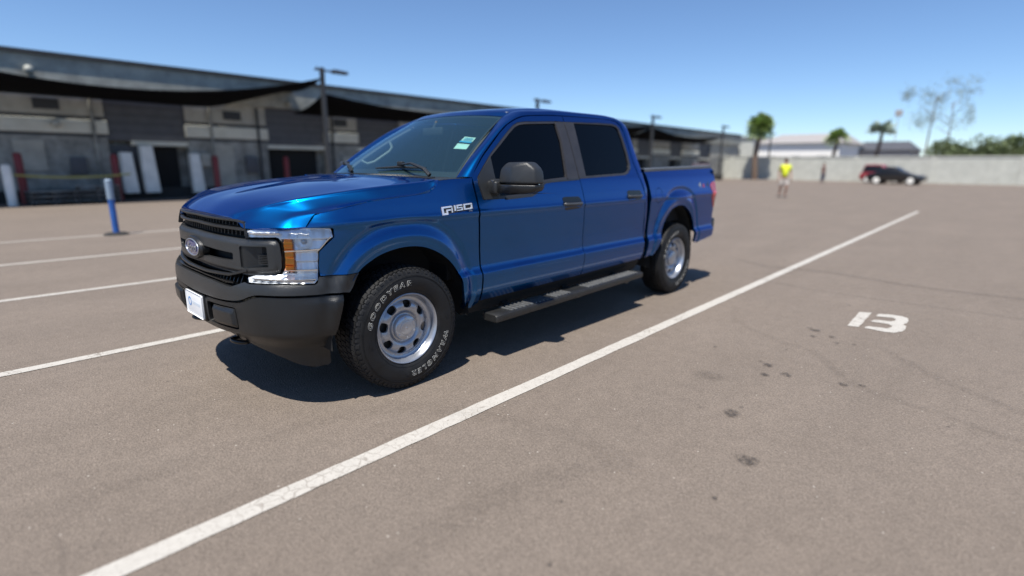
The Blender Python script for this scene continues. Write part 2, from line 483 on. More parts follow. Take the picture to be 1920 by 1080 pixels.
def text_mesh(name,txt,size,mat,parent,depth=0,outline=0,shear=0,bold=0,bend=None,place=None,space=1.0,align='CENTER',xscale=1.0):
    """letters as geometry; place maps (u,v,w) of the flat text to a 3D point"""
    cu=bpy.data.curves.new(name,'FONT'); cu.body=txt; cu.size=size; cu.shear=shear; cu.offset=bold; cu.space_character=space
    cu.align_x=align; cu.align_y='CENTER'; cu.resolution_u=3
    if outline:
        cu.fill_mode='NONE'; cu.bevel_depth=outline; cu.bevel_resolution=0
    else: cu.extrude=depth
    o=bpy.data.objects.new(name,cu); COL.objects.link(o)
    dg=bpy.context.evaluated_depsgraph_get(); me=bpy.data.meshes.new_from_object(o.evaluated_get(dg)); me.name=name
    bpy.data.objects.remove(o); bpy.data.curves.remove(cu)
    me.materials.clear()
    for v in me.vertices:
        c=v.co.copy(); c.x*=xscale
        v.co=place(c.x,c.y,c.z) if place else c
    me.update()
    return link(name,me,mat,parent)
# ================================================================== ground, lines, marks
def asphalt():
    m,nt,b=new_mat('worn_asphalt'); L=nt.links.new
    geo=N(nt,'ShaderNodeNewGeometry')
    def noise(sc,det=5,rough=.6,vec=None):
        n=N(nt,'ShaderNodeTexNoise',Scale=sc,Detail=det,Roughness=rough); L(vec or geo.outputs['Position'],n.inputs['Vector']); return n.outputs[0]
    def mr(x,a,b_,c,d):
        n=N(nt,'ShaderNodeMapRange',i1=a,i2=b_,i3=c,i4=d); L(x,n.inputs[0]); return n.outputs[0]
    def mul(a,b_):
        n=N(nt,'ShaderNodeMath',_operation='MULTIPLY'); L(a,n.inputs[0]); L(b_,n.inputs[1]); return n.outputs[0]
    # wheel-polished streaks run along the bays
    mp=N(nt,'ShaderNodeMapping'); mp.inputs['Scale'].default_value=(.22,1.1,1); mp.inputs['Rotation'].default_value=(0,0,R(4)); L(geo.outputs['Position'],mp.inputs['Vector'])
    big=mr(noise(1.3,4,.6,mp.outputs[0]),.3,.7,.93,1.05)
    mid=mr(noise(.9,5),.3,.7,.95,1.04)
    mott=mr(noise(9,5,.65),.3,.7,.93,1.07)
    fine=mr(noise(95,4,.75),.32,.68,.74,1.26)
    vo=N(nt,'ShaderNodeTexVoronoi',Scale=120); L(geo.outputs['Position'],vo.inputs['Vector'])
    sep=N(nt,'ShaderNodeSeparateColor'); L(vo.outputs['Color'],sep.inputs[0])
    stone=mr(sep.outputs[0],0,1,.86,1.16)
    v=mul(mul(mul(big,mid),mul(mott,fine)),stone)
    col=N(nt,'ShaderNodeMix',_data_type='RGBA'); L(noise(1.7,3),col.inputs[0])
    col.inputs[6].default_value=(.177,.143,.115,1); col.inputs[7].default_value=(.188,.154,.126,1)
    vm=N(nt,'ShaderNodeVectorMath',_operation='SCALE'); L(col.outputs[2],vm.inputs[0]); L(v,vm.inputs['Scale'])
    # pale chips
    vo2=N(nt,'ShaderNodeTexVoronoi',Scale=26); L(geo.outputs['Position'],vo2.inputs['Vector'])
    sp=N(nt,'ShaderNodeSeparateColor'); L(vo2.outputs['Color'],sp.inputs[0])
    chip=N(nt,'ShaderNodeMath',_operation='LESS_THAN'); L(vo2.outputs['Distance'],chip.inputs[0]); L(mr(sp.outputs[0],.80,1,0,.13),chip.inputs[1])
    mx=N(nt,'ShaderNodeMix',_data_type='RGBA'); L(chip.outputs[0],mx.inputs[0]); L(vm.outputs[0],mx.inputs[6]); mx.inputs[7].default_value=(.42,.38,.33,1)
    # dark flecks
    vo3=N(nt,'ShaderNodeTexVoronoi',Scale=7.5); L(geo.outputs['Position'],vo3.inputs['Vector'])
    sp3=N(nt,'ShaderNodeSeparateColor'); L(vo3.outputs['Color'],sp3.inputs[0])
    dk=N(nt,'ShaderNodeMath',_operation='LESS_THAN'); L(vo3.outputs['Distance'],dk.inputs[0]); L(mr(sp3.outputs[1],.80,1,0,.09),dk.inputs[1])
    dkm=N(nt,'ShaderNodeMath',_operation='MULTIPLY',i1=.55); L(dk.outputs[0],dkm.inputs[0])
    mx2=N(nt,'ShaderNodeMix',_data_type='RGBA'); L(dkm.outputs[0],mx2.inputs[0]); L(mx.outputs[2],mx2.inputs[6]); mx2.inputs[7].default_value=(.06,.05,.045,1)
    # hairline cracks
    wn=N(nt,'ShaderNodeTexNoise',Scale=1.6,Detail=5); L(geo.outputs['Position'],wn.inputs['Vector'])
    wa=N(nt,'ShaderNodeVectorMath',_operation='MULTIPLY_ADD'); L(wn.outputs['Color'],wa.inputs[0]); wa.inputs[1].default_value=(.9,.9,.9); L(geo.outputs['Position'],wa.inputs[2])
    cr=N(nt,'ShaderNodeTexVoronoi',_feature='DISTANCE_TO_EDGE',Scale=.42); L(wa.outputs[0],cr.inputs['Vector'])
    cm=mr(cr.outputs[0],.0,.006,.30,0); 
    mk=mr(noise(.6,3),.52,.62,0,1); cmm=mul(cm,mk)
    mx3=N(nt,'ShaderNodeMix',_data_type='RGBA'); L(cmm,mx3.inputs[0]); L(mx2.outputs[2],mx3.inputs[6]); mx3.inputs[7].default_value=(.07,.058,.05,1)
    L(mx3.outputs[2],b.inputs['Base Color']); b.inputs['Roughness'].default_value=.86; b.inputs['Specular IOR Level'].default_value=.35
    hs=N(nt,'ShaderNodeMath',_operation='ADD'); L(noise(95,4,.75),hs.inputs[0]); L(vo.outputs['Distance'],hs.inputs[1])
    bp=N(nt,'ShaderNodeBump',Strength=.55,Distance=.006); L(hs.outputs[0],bp.inputs['Height']); L(bp.outputs[0],b.inputs['Normal'])
    return m
def line_paint():
    m,nt,b=new_mat('worn_white_paint'); L=nt.links.new
    geo=N(nt,'ShaderNodeNewGeometry')
    wn=N(nt,'ShaderNodeTexNoise',Scale=14,Detail=4); L(geo.outputs['Position'],wn.inputs['Vector'])
    wa=N(nt,'ShaderNodeVectorMath',_operation='MULTIPLY_ADD'); L(wn.outputs['Color'],wa.inputs[0]); wa.inputs[1].default_value=(.06,.06,.06); L(geo.outputs['Position'],wa.inputs[2])
    cr=N(nt,'ShaderNodeTexVoronoi',_feature='DISTANCE_TO_EDGE',Scale=13); L(wa.outputs[0],cr.inputs['Vector'])
    c1=N(nt,'ShaderNodeMapRange',i1=.0,i2=.05,i3=.8,i4=0); L(cr.outputs[0],c1.inputs[0])
    n1=N(nt,'ShaderNodeTexNoise',Scale=3,Detail=4); L(geo.outputs['Position'],n1.inputs['Vector'])
    k1=N(nt,'ShaderNodeMapRange',i1=.42,i2=.62,i3=0,i4=1); L(n1.outputs[0],k1.inputs[0])
    m1=N(nt,'ShaderNodeMath',_operation='MULTIPLY'); L(c1.outputs[0],m1.inputs[0]); L(k1.outputs[0],m1.inputs[1])
    n2=N(nt,'ShaderNodeTexNoise',Scale=70,Detail=6,Roughness=.75); L(geo.outputs['Position'],n2.inputs['Vector'])
    k2=N(nt,'ShaderNodeMapRange',i1=.56,i2=.66,i3=0,i4=.75); L(n2.outputs[0],k2.inputs[0])
    mxx=N(nt,'ShaderNodeMath',_operation='MAXIMUM'); L(m1.outputs[0],mxx.inputs[0]); L(k2.outputs[0],mxx.inputs[1])
    n3=N(nt,'ShaderNodeTexNoise',Scale=22,Detail=3); L(geo.outputs['Position'],n3.inputs['Vector'])
    k3=N(nt,'ShaderNodeMix',_data_type='RGBA'); L(n3.outputs[0],k3.inputs[0]); k3.inputs[6].default_value=(.40,.375,.335,1); k3.inputs[7].default_value=(.52,.49,.44,1)
    mx=N(nt,'ShaderNodeMix',_data_type='RGBA'); L(mxx.outputs[0],mx.inputs[0]); L(k3.outputs[2],mx.inputs[6]); mx.inputs[7].default_value=(.18,.15,.122,1)
    L(mx.outputs[2],b.inputs['Base Color']); b.inputs['Roughness'].default_value=.8
    bp=N(nt,'ShaderNodeBump',Strength=.4,Distance=.004); L(n2.outputs[0],bp.inputs['Height']); L(bp.outputs[0],b.inputs['Normal'])
    return m
M['asphalt']=asphalt(); M['line']=line_paint()
g=mesh('ground',[(-1500,-1500,0),(1500,-1500,0),(1500,1500,0),(-1500,1500,0)],[(0,1,2,3)],M['asphalt']); tag(g,'pinkish grey worn asphalt of the car park',kind='structure')
def wavy_strip(name,x0,x1,y0f,w,z,mat,step=.12):
    V=[];F=[];n=int((x1-x0)/step);rg=random.Random(int(abs(y0f(0))*100))
    for i in range(n+1):
        x=x0+(x1-x0)*i/n; y=y0f(x); j=rg.uniform(-.003,.003); k=rg.uniform(-.003,.003)
        V+=[(x,y-w/2+j,z),(x,y+w/2+k,z)]
        if i: F.append((2*i-2,2*i,2*i+1,2*i-1))
    return mesh(name,V,F,mat)
for yc,lab,wd,x1 in ((1.515,'white parking line in front, right beside the pickup and running to the bottom of the photo',.105,6),(-1.20,'white parking line that meets the pickup front bumper from the left',.10,6),(-3.85,'white parking line second beyond the pickup, ending behind its grille',.10,6),(-6.47,'faint white parking line third beyond the pickup',.10,6),(-9.3,'faintest parking line, by the foot of the blue post',.10,6)):
    o=wavy_strip('parking_line',-20.0 if yc>1 else -5.5,x1,lambda x,yc=yc:yc+.0015*x,wd,.004,M['line'])
    tag(o,lab,kind='structure')
# bay number, stencilled
dig1=[(-4.235,2.717),(-4.29,2.812),(-3.632,2.82),(-3.61,2.731)]
dig3=[(-4.286,2.871),(-4.345,2.956),(-4.359,3.048),(-4.312,3.101),(-4.205,3.126),(-4.111,3.120),(-4.02,3.100),(-3.983,3.133),(-3.86,3.141),(-3.752,3.126),(-3.658,3.082),(-3.627,3.02),(-3.637,2.859),(-3.733,2.879),(-3.764,3.01),(-3.833,3.037),(-3.895,3.032),(-3.94,2.998),(-3.92,2.861),(-4.025,2.883),(-4.058,3.001),(-4.12,3.028),(-4.189,3.025),(-4.219,2.994),(-4.166,2.864)]
def flat(name,poly,z,mat,par=None):
    poly=densify(poly,.04); rg=random.Random(3)
    poly=[(x+rg.uniform(-.004,.004),y+rg.uniform(-.004,.004)) for x,y in poly]
    n=len(poly);r=delaunay_2d_cdt([Vector(p) for p in poly],[(i,(i+1)%n) for i in range(n)],[],1,1e-6)
    return mesh(name,[(v[0],v[1],z) for v in r[0]],[tuple(f) for f in r[2]],mat,par)
num=empty('bay_number',(0,0,0),0,'white stencilled number 13 painted on the asphalt right of the line','bay number')
flat('digit',dig1,.004,M['line'],num); flat('digit',dig3,.004,M['line'],num)
# oil spots and tyre tracks: thin films that fade at their edge
def film_mat():
    m,nt,b=new_mat('oil_film'); L=nt.links.new
    at=N(nt,'ShaderNodeAttribute',_attribute_name='film'); geo=N(nt,'ShaderNodeNewGeometry')
    n=N(nt,'ShaderNodeTexNoise',Scale=30,Detail=7,Roughness=.7); L(geo.outputs['Position'],n.inputs['Vector'])
    k=N(nt,'ShaderNodeMapRange',i1=.38,i2=.62,i3=.0,i4=1.35); L(n.outputs[0],k.inputs[0])
    mu=N(nt,'ShaderNodeMath',_operation='MULTIPLY'); L(at.outputs['Fac'],mu.inputs[0]); L(k.outputs[0],mu.inputs[1]); L(mu.outputs[0],b.inputs['Alpha'])
    b.inputs['Base Color'].default_value=(.050,.042,.036,1); b.inputs['Roughness'].default_value=.7
    return m
M['film']=film_mat()
FV=[];FF=[];FA=[]
def blob(x,y,r,a):
    rg=random.Random(int(x*1000));n=18;b=len(FV); FV.append((x,y,.008));FA.append(a)
    ph=[rg.uniform(.75,1.25) for _ in range(n)]
    for rr,aa in ((.75,a),(1.5,0)):
        for k in range(n):
            q=(ph[k]+ph[k-1]+ph[(k+1)%n])/3;t=2*math.pi*k/n; FV.append((x+r*rr*q*math.cos(t)*1.0,y+r*rr*q*math.sin(t),.008)); FA.append(aa)
    for k in range(n):
        FF.append((b,b+1+k,b+1+(k+1)%n)); FF.append((b+1+k,b+1+n+k,b+1+n+(k+1)%n,b+1+(k+1)%n))
for x,y,r in [(-3.234,2.557,.037),(-3.276,2.503,.018),(-3.123,2.719,.025),(-3.029,2.594,.02),(-2.971,2.781,.019),(-3.024,2.899,.016),(-4.462,2.577,.019),(-2.044,2.541,.029),(-2.093,2.48,.017),(-1.941,2.691,.029),(-1.843,2.577,.025),(-1.545,2.31,.073),(-1.029,2.482,.011),(-1.078,2.644,.039),(-1.202,2.656,.011),(-.618,2.905,.04),(-2.03,3.023,.021),(-2.098,3.123,.017),(-2.499,2.528,.012),(-2.17,2.097,.012),(.28,2.427,.010),(-.206,2.907,.009),(.603,2.627,.009)]:
    blob(x,y,r*1.05,.55 if r<.06 else .2)
def track(pts,w,a):
    b=len(FV);n=0;P=[Vector(p) for p in pts];Q=[]
    for i in range(len(P)-1):
        for k in range(8): Q.append(Vector(_cr(P[max(i-1,0)],P[i],P[i+1],P[min(i+2,len(P)-1)],k/8)))
    Q.append(P[-1])
    for i,p in enumerate(Q):
        t=(Q[min(i+1,len(Q)-1)]-Q[max(i-1,0)]).normalized();nn=Vector((-t.y,t.x)); e=min(1,i/5,(len(Q)-1-i)/5)
        for o_,al in ((-1,0),(-.4,1),(.4,1),(1,0)):
            q=p+nn*w*o_; FV.append((q.x,q.y,.0065)); FA.append(al*a*e)
        if i:
            for j in range(3): FF.append((b+4*i-4+j,b+4*i+j,b+4*i+j+1,b+4*i-3+j))
track([(-3.6,1.75),(-3.07,1.92),(-2.69,2.42),(-2.60,2.70),(-2.33,2.893),(-2.08,3.1),(-1.98,3.36),(-1.93,3.6),(-1.85,3.85),(-1.7,4.6)],.05,.085)
track([(-3.2,3.0),(-2.66,3.449),(-2.464,3.686),(-2.3,3.909),(-2.0,4.5)],.06,.10)
track([(-6.5,.6),(-6.168,1.219),(-6.3,1.993),(-6.1,2.898),(-6.156,3.932),(-6.4,6)],.09,.16)
track([(-5.3,1.0),(-5.0,2.0),(-5.0,3.0),(-5.1,4.2),(-5.4,6)],.05,.12)
track([(2.2,.9),(1.0,.95),(.2,1.2),(-.2,2.1),(-.1,2.6)],.10,.06)
track([(1.6,2.4),(.9,2.2),(.3,2.25),(-.3,2.5)],.12,.08)
fm=mesh('oil_stains',FV,FF,M['film']); at=fm.data.attributes.new('film','FLOAT','POINT')
for i,a in enumerate(FA): at.data[i].value=a
tag(fm,'dark oil spots and faint tyre tracks on the asphalt',kind='stuff')
# ================================================================== the pickup truck
truck=empty('pickup_truck',(0,0,0),0,'blue metallic crew cab pickup truck with grey plastic front bumper parked in the bay','pickup truck')
def X2S(pts): return [(sx(x),z) for x,z in pts]
# ---- hood
ridge=[(1.068,1.153),(1.122,1.166),(1.223,1.187),(1.409,1.218),(1.583,1.232),(1.755,1.245),(1.841,1.255),(1.900,1.287),(1.939,1.329)]
rp=[surf(s,z) for s,z in ridge]
lipo=surf(1.016,1.090)
lipi=surf(.600,1.078); lipm=surf(.83,1.084)
def LV(a,b,t): return Vector(a)*(1-t)+Vector(b)*t
_H=[ # centre, inner, dome edge, crease, concave edge, ridge
 [(.72,0,1.212),(.715,.2,1.214),(.70,.40,1.207),(.685,.600,1.190),(.598,.748,1.163),rp[1]],
 [(.53,0,1.260),(.53,.2,1.262),(.52,.44,1.255),(.535,.720,1.234),(.468,.842,1.189),rp[2]],
 [(.25,0,1.305),(.25,.2,1.306),(.25,.45,1.301),(.225,.825,1.278),(.200,.897,1.222),rp[3]],
 [(.05,0,1.325),(.05,.21,1.326),(.045,.46,1.320),(.035,.845,1.296),(.035,.915,1.240),rp[4]],
 [(-.13,0,1.339),(-.13,.22,1.340),(-.135,.47,1.334),(-.14,.858,1.310),(-.14,.925,1.256),rp[5]],
 [(-.22,0,1.344),(-.225,.22,1.344),(-.235,.47,1.340),(-.245,.866,1.319),(-.25,.912,1.283),rp[7]],
 [(-.29,0,1.346),(-.295,.22,1.346),(-.305,.47,1.343),(-.315,.870,1.328),(-.310,.895,1.328),rp[8]],
]
def inset(s_,z_,d,dz):
    x_,y_,nx_,ny_=plan(s_); q=surf(s_,z_); return Vector((q.x-nx_*d,q.y-ny_*d,q.z+dz))
HG=[
 [(.845,0,1.118),(.841,.2,1.117),(.824,.38,1.112),(.812,.455,1.108),(.800,.515,1.101),surf(.606,1.074),lipm,surf(.94,1.087),lipo],
 [(.832,0,1.150),(.828,.2,1.150),(.811,.38,1.145),(.801,.455,1.141),(.783,.497,1.133),inset(.635,1.074,.030,.048),inset(.845,1.084,.036,.040),inset(.955,1.087,.036,.053),rp[0]]]
for i,r in enumerate(_H):
    g_=.18
    HG.append([r[0],r[1],r[2],LV(r[2],r[3],.80)+Vector((0,0,.001)),r[3],LV(r[3],r[4],.28)-Vector((0,0,.003)),r[4],LV(r[4],r[5],.45 if i==0 else .6)-Vector((0,0,.001)),r[5]])
patch_mesh('hood',HG,M['paint'],truck,nu=14,nv=8,sym=True,lip=.025)
# ---- front fender
f_arch=[(.403,.725),(.321,.82),(.246,.868),(.15,.907),(-.0,.928),(-.159,.908),(-.309,.836),(-.405,.744),(-.447,.655),(-.474,.551),(-.503,.471),(-.545,.400)]
f_arch_s=[]
_fa=[f_arch[0]]+f_arch+[f_arch[-1]]
for i in range(1,len(_fa)-2):
    for k in range(4): f_arch_s.append(_cr(_fa[i-1],_fa[i],_fa[i+1],_fa[i+2],k/4))
f_arch_s.append(f_arch[-1])
r2=[(s-.0,z-.004) for s,z in ridge]
door_front=[(-.604,1.336),(-.594,1.296),(-.605,1.206),(-.613,1.115),(-.624,.984),(-.636,.791),(-.640,.64),(-.650,.44)]
fo=[(1.020,1.086),(1.074,1.150)]+[(s,z-.005) for s,z in ridge[1:6]]+[(1.846,1.249),(1.907,1.282),(1.947,1.323),(2.04,1.330),(2.10,1.332)]
fo+=X2S(door_front)+X2S([(-.60,.405)])+X2S(f_arch_s[::-1])
fo+=[(1.309,.813),(1.20,.813),(1.078,.818),(1.073,.87),(1.083,.953),(1.172,1.030),(1.170,1.078),(1.16,1.082)]
fender=panel('front_fender',fo,M['paint'],truck,res=(.012,.008),edge=.006,depth=.03)
mirror(fender)
# ---- doors
def dpanel(name,pts,mat,par,holes=(),**k): return panel(name,X2S(pts),mat,par,holes=[X2S(h) for h in holes],**k)
def top_edge(): return [(-.608,1.346),(-.768,1.484),(-1.014,1.659),(-1.12,1.722),(-1.241,1.772),(-1.33,1.796),(-1.436,1.810),(-1.65,1.826),(-1.856,1.836)]
bcutF=[(-1.854,1.79),(-1.852,1.66),(-1.846,1.456),(-1.838,1.33)]
bcutL=[(-1.838,1.312),(-1.858,1.20),(-1.884,.95),(-1.888,.69),(-1.892,.505),(-1.892,.47)]
winT=[(-.672,1.186),(-.648,1.295),(-.658,1.342),(-.738,1.414),(-.852,1.508),(-1.005,1.612),(-1.10,1.675),(-1.185,1.726),(-1.25,1.750),(-1.342,1.762),(-1.743,1.788),(-1.854,1.79)]
winL=[(-1.838,1.312),(-1.45,1.297),(-1.38,1.290),(-1.314,1.258),(-1.25,1.215),(-1.195,1.196),(-.90,1.184)]
rF=[(-.610,1.30),(-.620,1.206),(-.628,1.115),(-.639,.984),(-.650,.791),(-.654,.64),(-.664,.455)]
door_f=rF[::-1]+top_edge()+winT[::-1]+winL[::-1]+bcutL+[(-1.3,.462)]
fd=dpanel('front_door',door_f,M['paint'],truck,res=(.04,.008),edge=.006)
bc2=[(x-.007,z) for x,z in bcutL[::-1]]
topR=[(-1.864,1.836),(-2.10,1.843),(-2.488,1.852),(-2.62,1.850),(-2.698,1.840),(-2.76,1.805)]
rearcut=[(-2.785,1.74),(-2.792,1.60),(-2.80,1.45),(-2.832,1.326),(-2.90,1.17),(-2.934,.955),(-2.944,.735),(-2.935,.53),(-2.93,.49)]
wRT=[(-1.862,1.79),(-2.378,1.813),(-2.62,1.818),(-2.70,1.808),(-2.738,1.78),(-2.752,1.68),(-2.755,1.529),(-2.745,1.43),(-2.725,1.392),(-2.66,1.352),(-2.592,1.336),(-1.846,1.312)]
door_r=bc2+wRT[::-1][:0]+[(-1.846,1.312)]+wRT[::-1][1:]+topR+rearcut+[(-2.4,.48)]
rd=dpanel('rear_door',door_r,M['paint'],truck,res=(.04,.008),edge=.006)
# window surrounds, pillar covers, glass
gF=[(-.853,1.487),(-.956,1.553),(-1.118,1.660),(-1.20,1.709),(-1.26,1.730),(-1.336,1.741),(-1.725,1.768),(-1.727,1.608),(-1.668,1.330),(-1.45,1.318),(-1.37,1.311),(-1.30,1.278),(-1.235,1.233),(-1.18,1.216),(-.845,1.205),(-.822,1.30),(-.838,1.474)]
gR=[(-1.993,1.785),(-2.37,1.797),(-2.62,1.802),(-2.685,1.79),(-2.712,1.765),(-2.725,1.67),(-2.727,1.529),(-2.715,1.43),(-2.70,1.405),(-2.65,1.372),(-2.58,1.356),(-1.952,1.335),(-1.965,1.50)]
capF=[(-1.850,1.788),(-1.735,1.783),(-1.737,1.608),(-1.678,1.322),(-1.680,1.314),(-1.836,1.314),(-1.843,1.456),(-1.849,1.66)]
surF=winT[:-2]+[(-1.733,1.786),(-1.733,1.772),(-1.735,1.608),(-1.672,1.318)]+[(-1.672,1.306)]+winL[1:]
for side in (1,):
    s1=dpanel('window_surround',[(x,z) for x,z in surF],M['applique'],fd,holes=[gF],extra=-.003,res=(.05,.03),edge=.006,depth=.012)
    s2=dpanel('pillar_cover',capF,M['applique'],fd,extra=.001,res=(.03,.05),depth=.012)
    g1=dpanel('door_glass',gF,M['tint'],fd,extra=-.014,res=(.06,.04),depth=0)
    s3=dpanel('mirror_sail',[(-.676,1.190),(-.652,1.295),(-.662,1.340),(-.742,1.411),(-.836,1.480),(-.824,1.30),(-.846,1.192)],M['trim'],fd,extra=.006,res=(.04,.03),depth=.014)
    s4=dpanel('belt_moulding',[(-1.195,1.190),(-1.25,1.209),(-1.314,1.252),(-1.38,1.284),(-1.45,1.291),(-1.836,1.306),(-1.836,1.318),(-1.45,1.305),(-1.376,1.298),(-1.305,1.266),(-1.243,1.222),(-1.19,1.203),(-.90,1.192),(-.90,1.178)],M['trim'],fd,extra=.006,res=(.05,.006),edge=.003,depth=.014)
    capR=[(-1.858,1.788),(-1.985,1.792),(-1.957,1.50),(-1.944,1.316),(-1.846,1.314),(-1.851,1.456),(-1.857,1.66)]
    c2=dpanel('pillar_cover',capR,M['applique'],rd,extra=.001,res=(.03,.05),depth=.012)
    surR=[(-1.989,1.796)]+wRT[1:-1]+[(-1.948,1.316),(-1.946,1.33),(-1.961,1.50)]
    c3=dpanel('window_surround',surR,M['applique'],rd,holes=[[(x+(.002 if x>-2.2 and x>-1.97 else 0)-.004*(x>-2),z) for x,z in gR]],extra=-.003,res=(.05,.03),edge=.006,depth=.012)
    g2=dpanel('door_glass',gR,M['tint'],rd,extra=-.014,res=(.06,.04),depth=0)
# handles
def handle(par,pts,zc):
    cup=bevel_poly(pts,.03,3)
    dpanel('handle_recess',cup,M['gloss_black'],par,extra=.0015,res=(.03,.02),depth=.004)
    x0=min(p[0] for p in pts);x1=max(p[0] for p in pts)
    b=MB(); path=[]
    for k in range(11):
        t=k/10;x=x0+.012+(x1-x0-.022)*t
        q=surf(sx(x),zc,.004+.034*math.sin(math.pi*min(1,max(0,t*1.0)))**.5); path.append(q)
    vs=[]
    for q in path:
        ring=[]
        for k in range(8):
            a=2*math.pi*k/8; ring.append(b.bm.verts.new((q.x,q.y+.010*math.cos(a),q.z+.012*math.sin(a))))
        vs.append(ring)
    for i in range(10):
        for k in range(8): b.bm.faces.new((vs[i][k],vs[i][(k+1)%8],vs[i+1][(k+1)%8],vs[i+1][k]))
    b.bm.faces.new(vs[0]);b.bm.faces.new(vs[-1][::-1])
    b.build('door_handle',M['handle'],par,smooth=60)
handle(fd,[(-1.562,1.160),(-1.59,1.172),(-1.80,1.168),(-1.832,1.12),(-1.812,1.070),(-1.60,1.060)],1.112)
handle(rd,[(-2.57,1.182),(-2.60,1.194),(-2.82,1.190),(-2.850,1.145),(-2.82,1.102),(-2.59,1.092)],1.138)
# ---- cab rail: pillar, roof side and rear pillar in one pressing
def O(x,z): return surf(sx(x),z)
def Vp(*a): return Vector(a)
rail=[
 (O(-.600,1.338),Vp(-.537,.828,1.338),.020),
 (O(-.762,1.490),Vp(-.700,.778,1.462),.022),
 (O(-1.006,1.664),Vp(-.930,.702,1.612),.024),
 (O(-1.115,1.728),Vp(-1.050,.660,1.690),.024),
 (O(-1.235,1.778),Vp(-1.150,.627,1.752),.024),
 (O(-1.330,1.803),Vp(-1.235,.605,1.800),.024),
 (O(-1.436,1.816),Vp(-1.36,.605,1.846),.024),
 (O(-1.65,1.833),Vp(-1.60,.608,1.868),.022),
 (O(-1.87,1.843),Vp(-1.85,.612,1.884),.022),
 (O(-2.45,1.857),Vp(-2.45,.615,1.893),.022),
 (O(-2.63,1.856),Vp(-2.66,.612,1.887),.022),
 (O(-2.715,1.846),Vp(-2.80,.612,1.876),.022),
 (O(-2.775,1.81),Vp(-2.88,.660,1.850),.016),
 (O(-2.795,1.74),Vp(-2.895,surf(sx(-2.8),1.77).y-.012,1.78),.006),
 (O(-2.803,1.60),Vp(-2.905,surf(sx(-2.8),1.62).y-.010,1.62),.004),
 (O(-2.812,1.45),Vp(-2.918,surf(sx(-2.8),1.45).y-.008,1.45),.003),
 (O(-2.844,1.326),Vp(-2.935,surf(sx(-2.8),1.326).y-.008,1.326),.003),
 (O(-2.911,1.17),Vp(-2.972,surf(sx(-2.8),1.17).y-.008,1.17),.003),
 (O(-2.943,.955),Vp(-2.995,surf(sx(-2.8),.955).y-.008,.955),.003),
 (O(-2.953,.735),Vp(-2.988,surf(sx(-2.8),.735).y-.008,.735),.003),
 (O(-2.944,.53),Vp(-2.965,surf(sx(-2.8),.53).y-.008,.53),.003),
 (O(-2.940,.47),Vp(-2.955,surf(sx(-2.8),.47).y-.008,.47),.003)]
RG=[]
for o_,i_,bl in rail:
    mid=(o_+i_)/2; d=Vector((0,mid.y,0)).normalized()*.75+Vector((0,0,.65 if mid.z>1.75 else .25))
    if mid.x>-1.2: d=Vector((.35,.75,.35))
    d.normalize(); c=mid+d*bl*2
    RG.append([(o_*(1-t)**2+c*2*t*(1-t)+i_*t*t) for t in (1,.75,.5,.25,0)])
rl=patch_mesh('cab_side_rail',RG,M['paint'],truck,nu=5,nv=3,up=lambda p:Vector((.25 if p.x>-1.3 else 0,1,.6)),lip=.02)
mirror(rl)
# ---- roof
RFG=[
 [(-1.128,0,1.824),(-1.14,.2,1.822),(-1.165,.40,1.815),(-1.195,.52,1.806),(-1.233,.598,1.798)],
 [(-1.25,0,1.868),(-1.26,.2,1.866),(-1.275,.40,1.860),(-1.30,.52,1.850),(-1.358,.598,1.842)],
 [(-1.50,0,1.898),(-1.50,.2,1.897),(-1.51,.40,1.893),(-1.53,.52,1.886),(-1.60,.601,1.866)],
 [(-1.85,0,1.920),(-1.85,.2,1.919),(-1.85,.40,1.914),(-1.85,.53,1.905),(-1.85,.605,1.883)],
 [(-2.45,0,1.926),(-2.45,.2,1.925),(-2.45,.40,1.918),(-2.45,.53,1.908),(-2.45,.608,1.891)],
 [(-2.72,0,1.912),(-2.72,.2,1.911),(-2.72,.40,1.904),(-2.73,.53,1.896),(-2.77,.606,1.876)],
 [(-2.90,0,1.872),(-2.90,.2,1.871),(-2.895,.40,1.866),(-2.885,.53,1.860),(-2.87,.606,1.855)]]
patch_mesh('roof',RFG,M['paint'],truck,nu=6,nv=5,sym=True,lip=.02)
mb=MB(); mb.box((-2.915,-.11,1.855),(-2.86,.11,1.885),.008); mb.build('high_stop_lamp',M['red'],truck,smooth=40)
# ---- windscreen
WB=[(-.42,0,1.350),(-.43,.25,1.349),(-.46,.5,1.345),(-.50,.7,1.340),(-.535,.822,1.337)]
WT=[(-1.128,0,1.820),(-1.14,.2,1.818),(-1.165,.40,1.811),(-1.192,.52,1.802),(-1.222,.597,1.794)]
WM=[]
for t in (.33,.67):
    WM.append([tuple(Vector(a)*(1-t)+Vector(b)*t+Vector((.012,0,.018))*4*t*(1-t)) for a,b in zip(WB,WT)])
WG=[WB,WM[0],WM[1],WT]
wsf,_a,_b=cr_patch(WG)
def wsp(u,v,h=0):
    q=wsf(u*3,abs(v)*4); 
    if v<0: q=Vector((q.x,-q.y,q.z))
    return q+Vector((.55,0,.83))*h
wind=patch_mesh('windscreen',WG,M['wind'],truck,nu=5,nv=4,sym=True,lip=0)
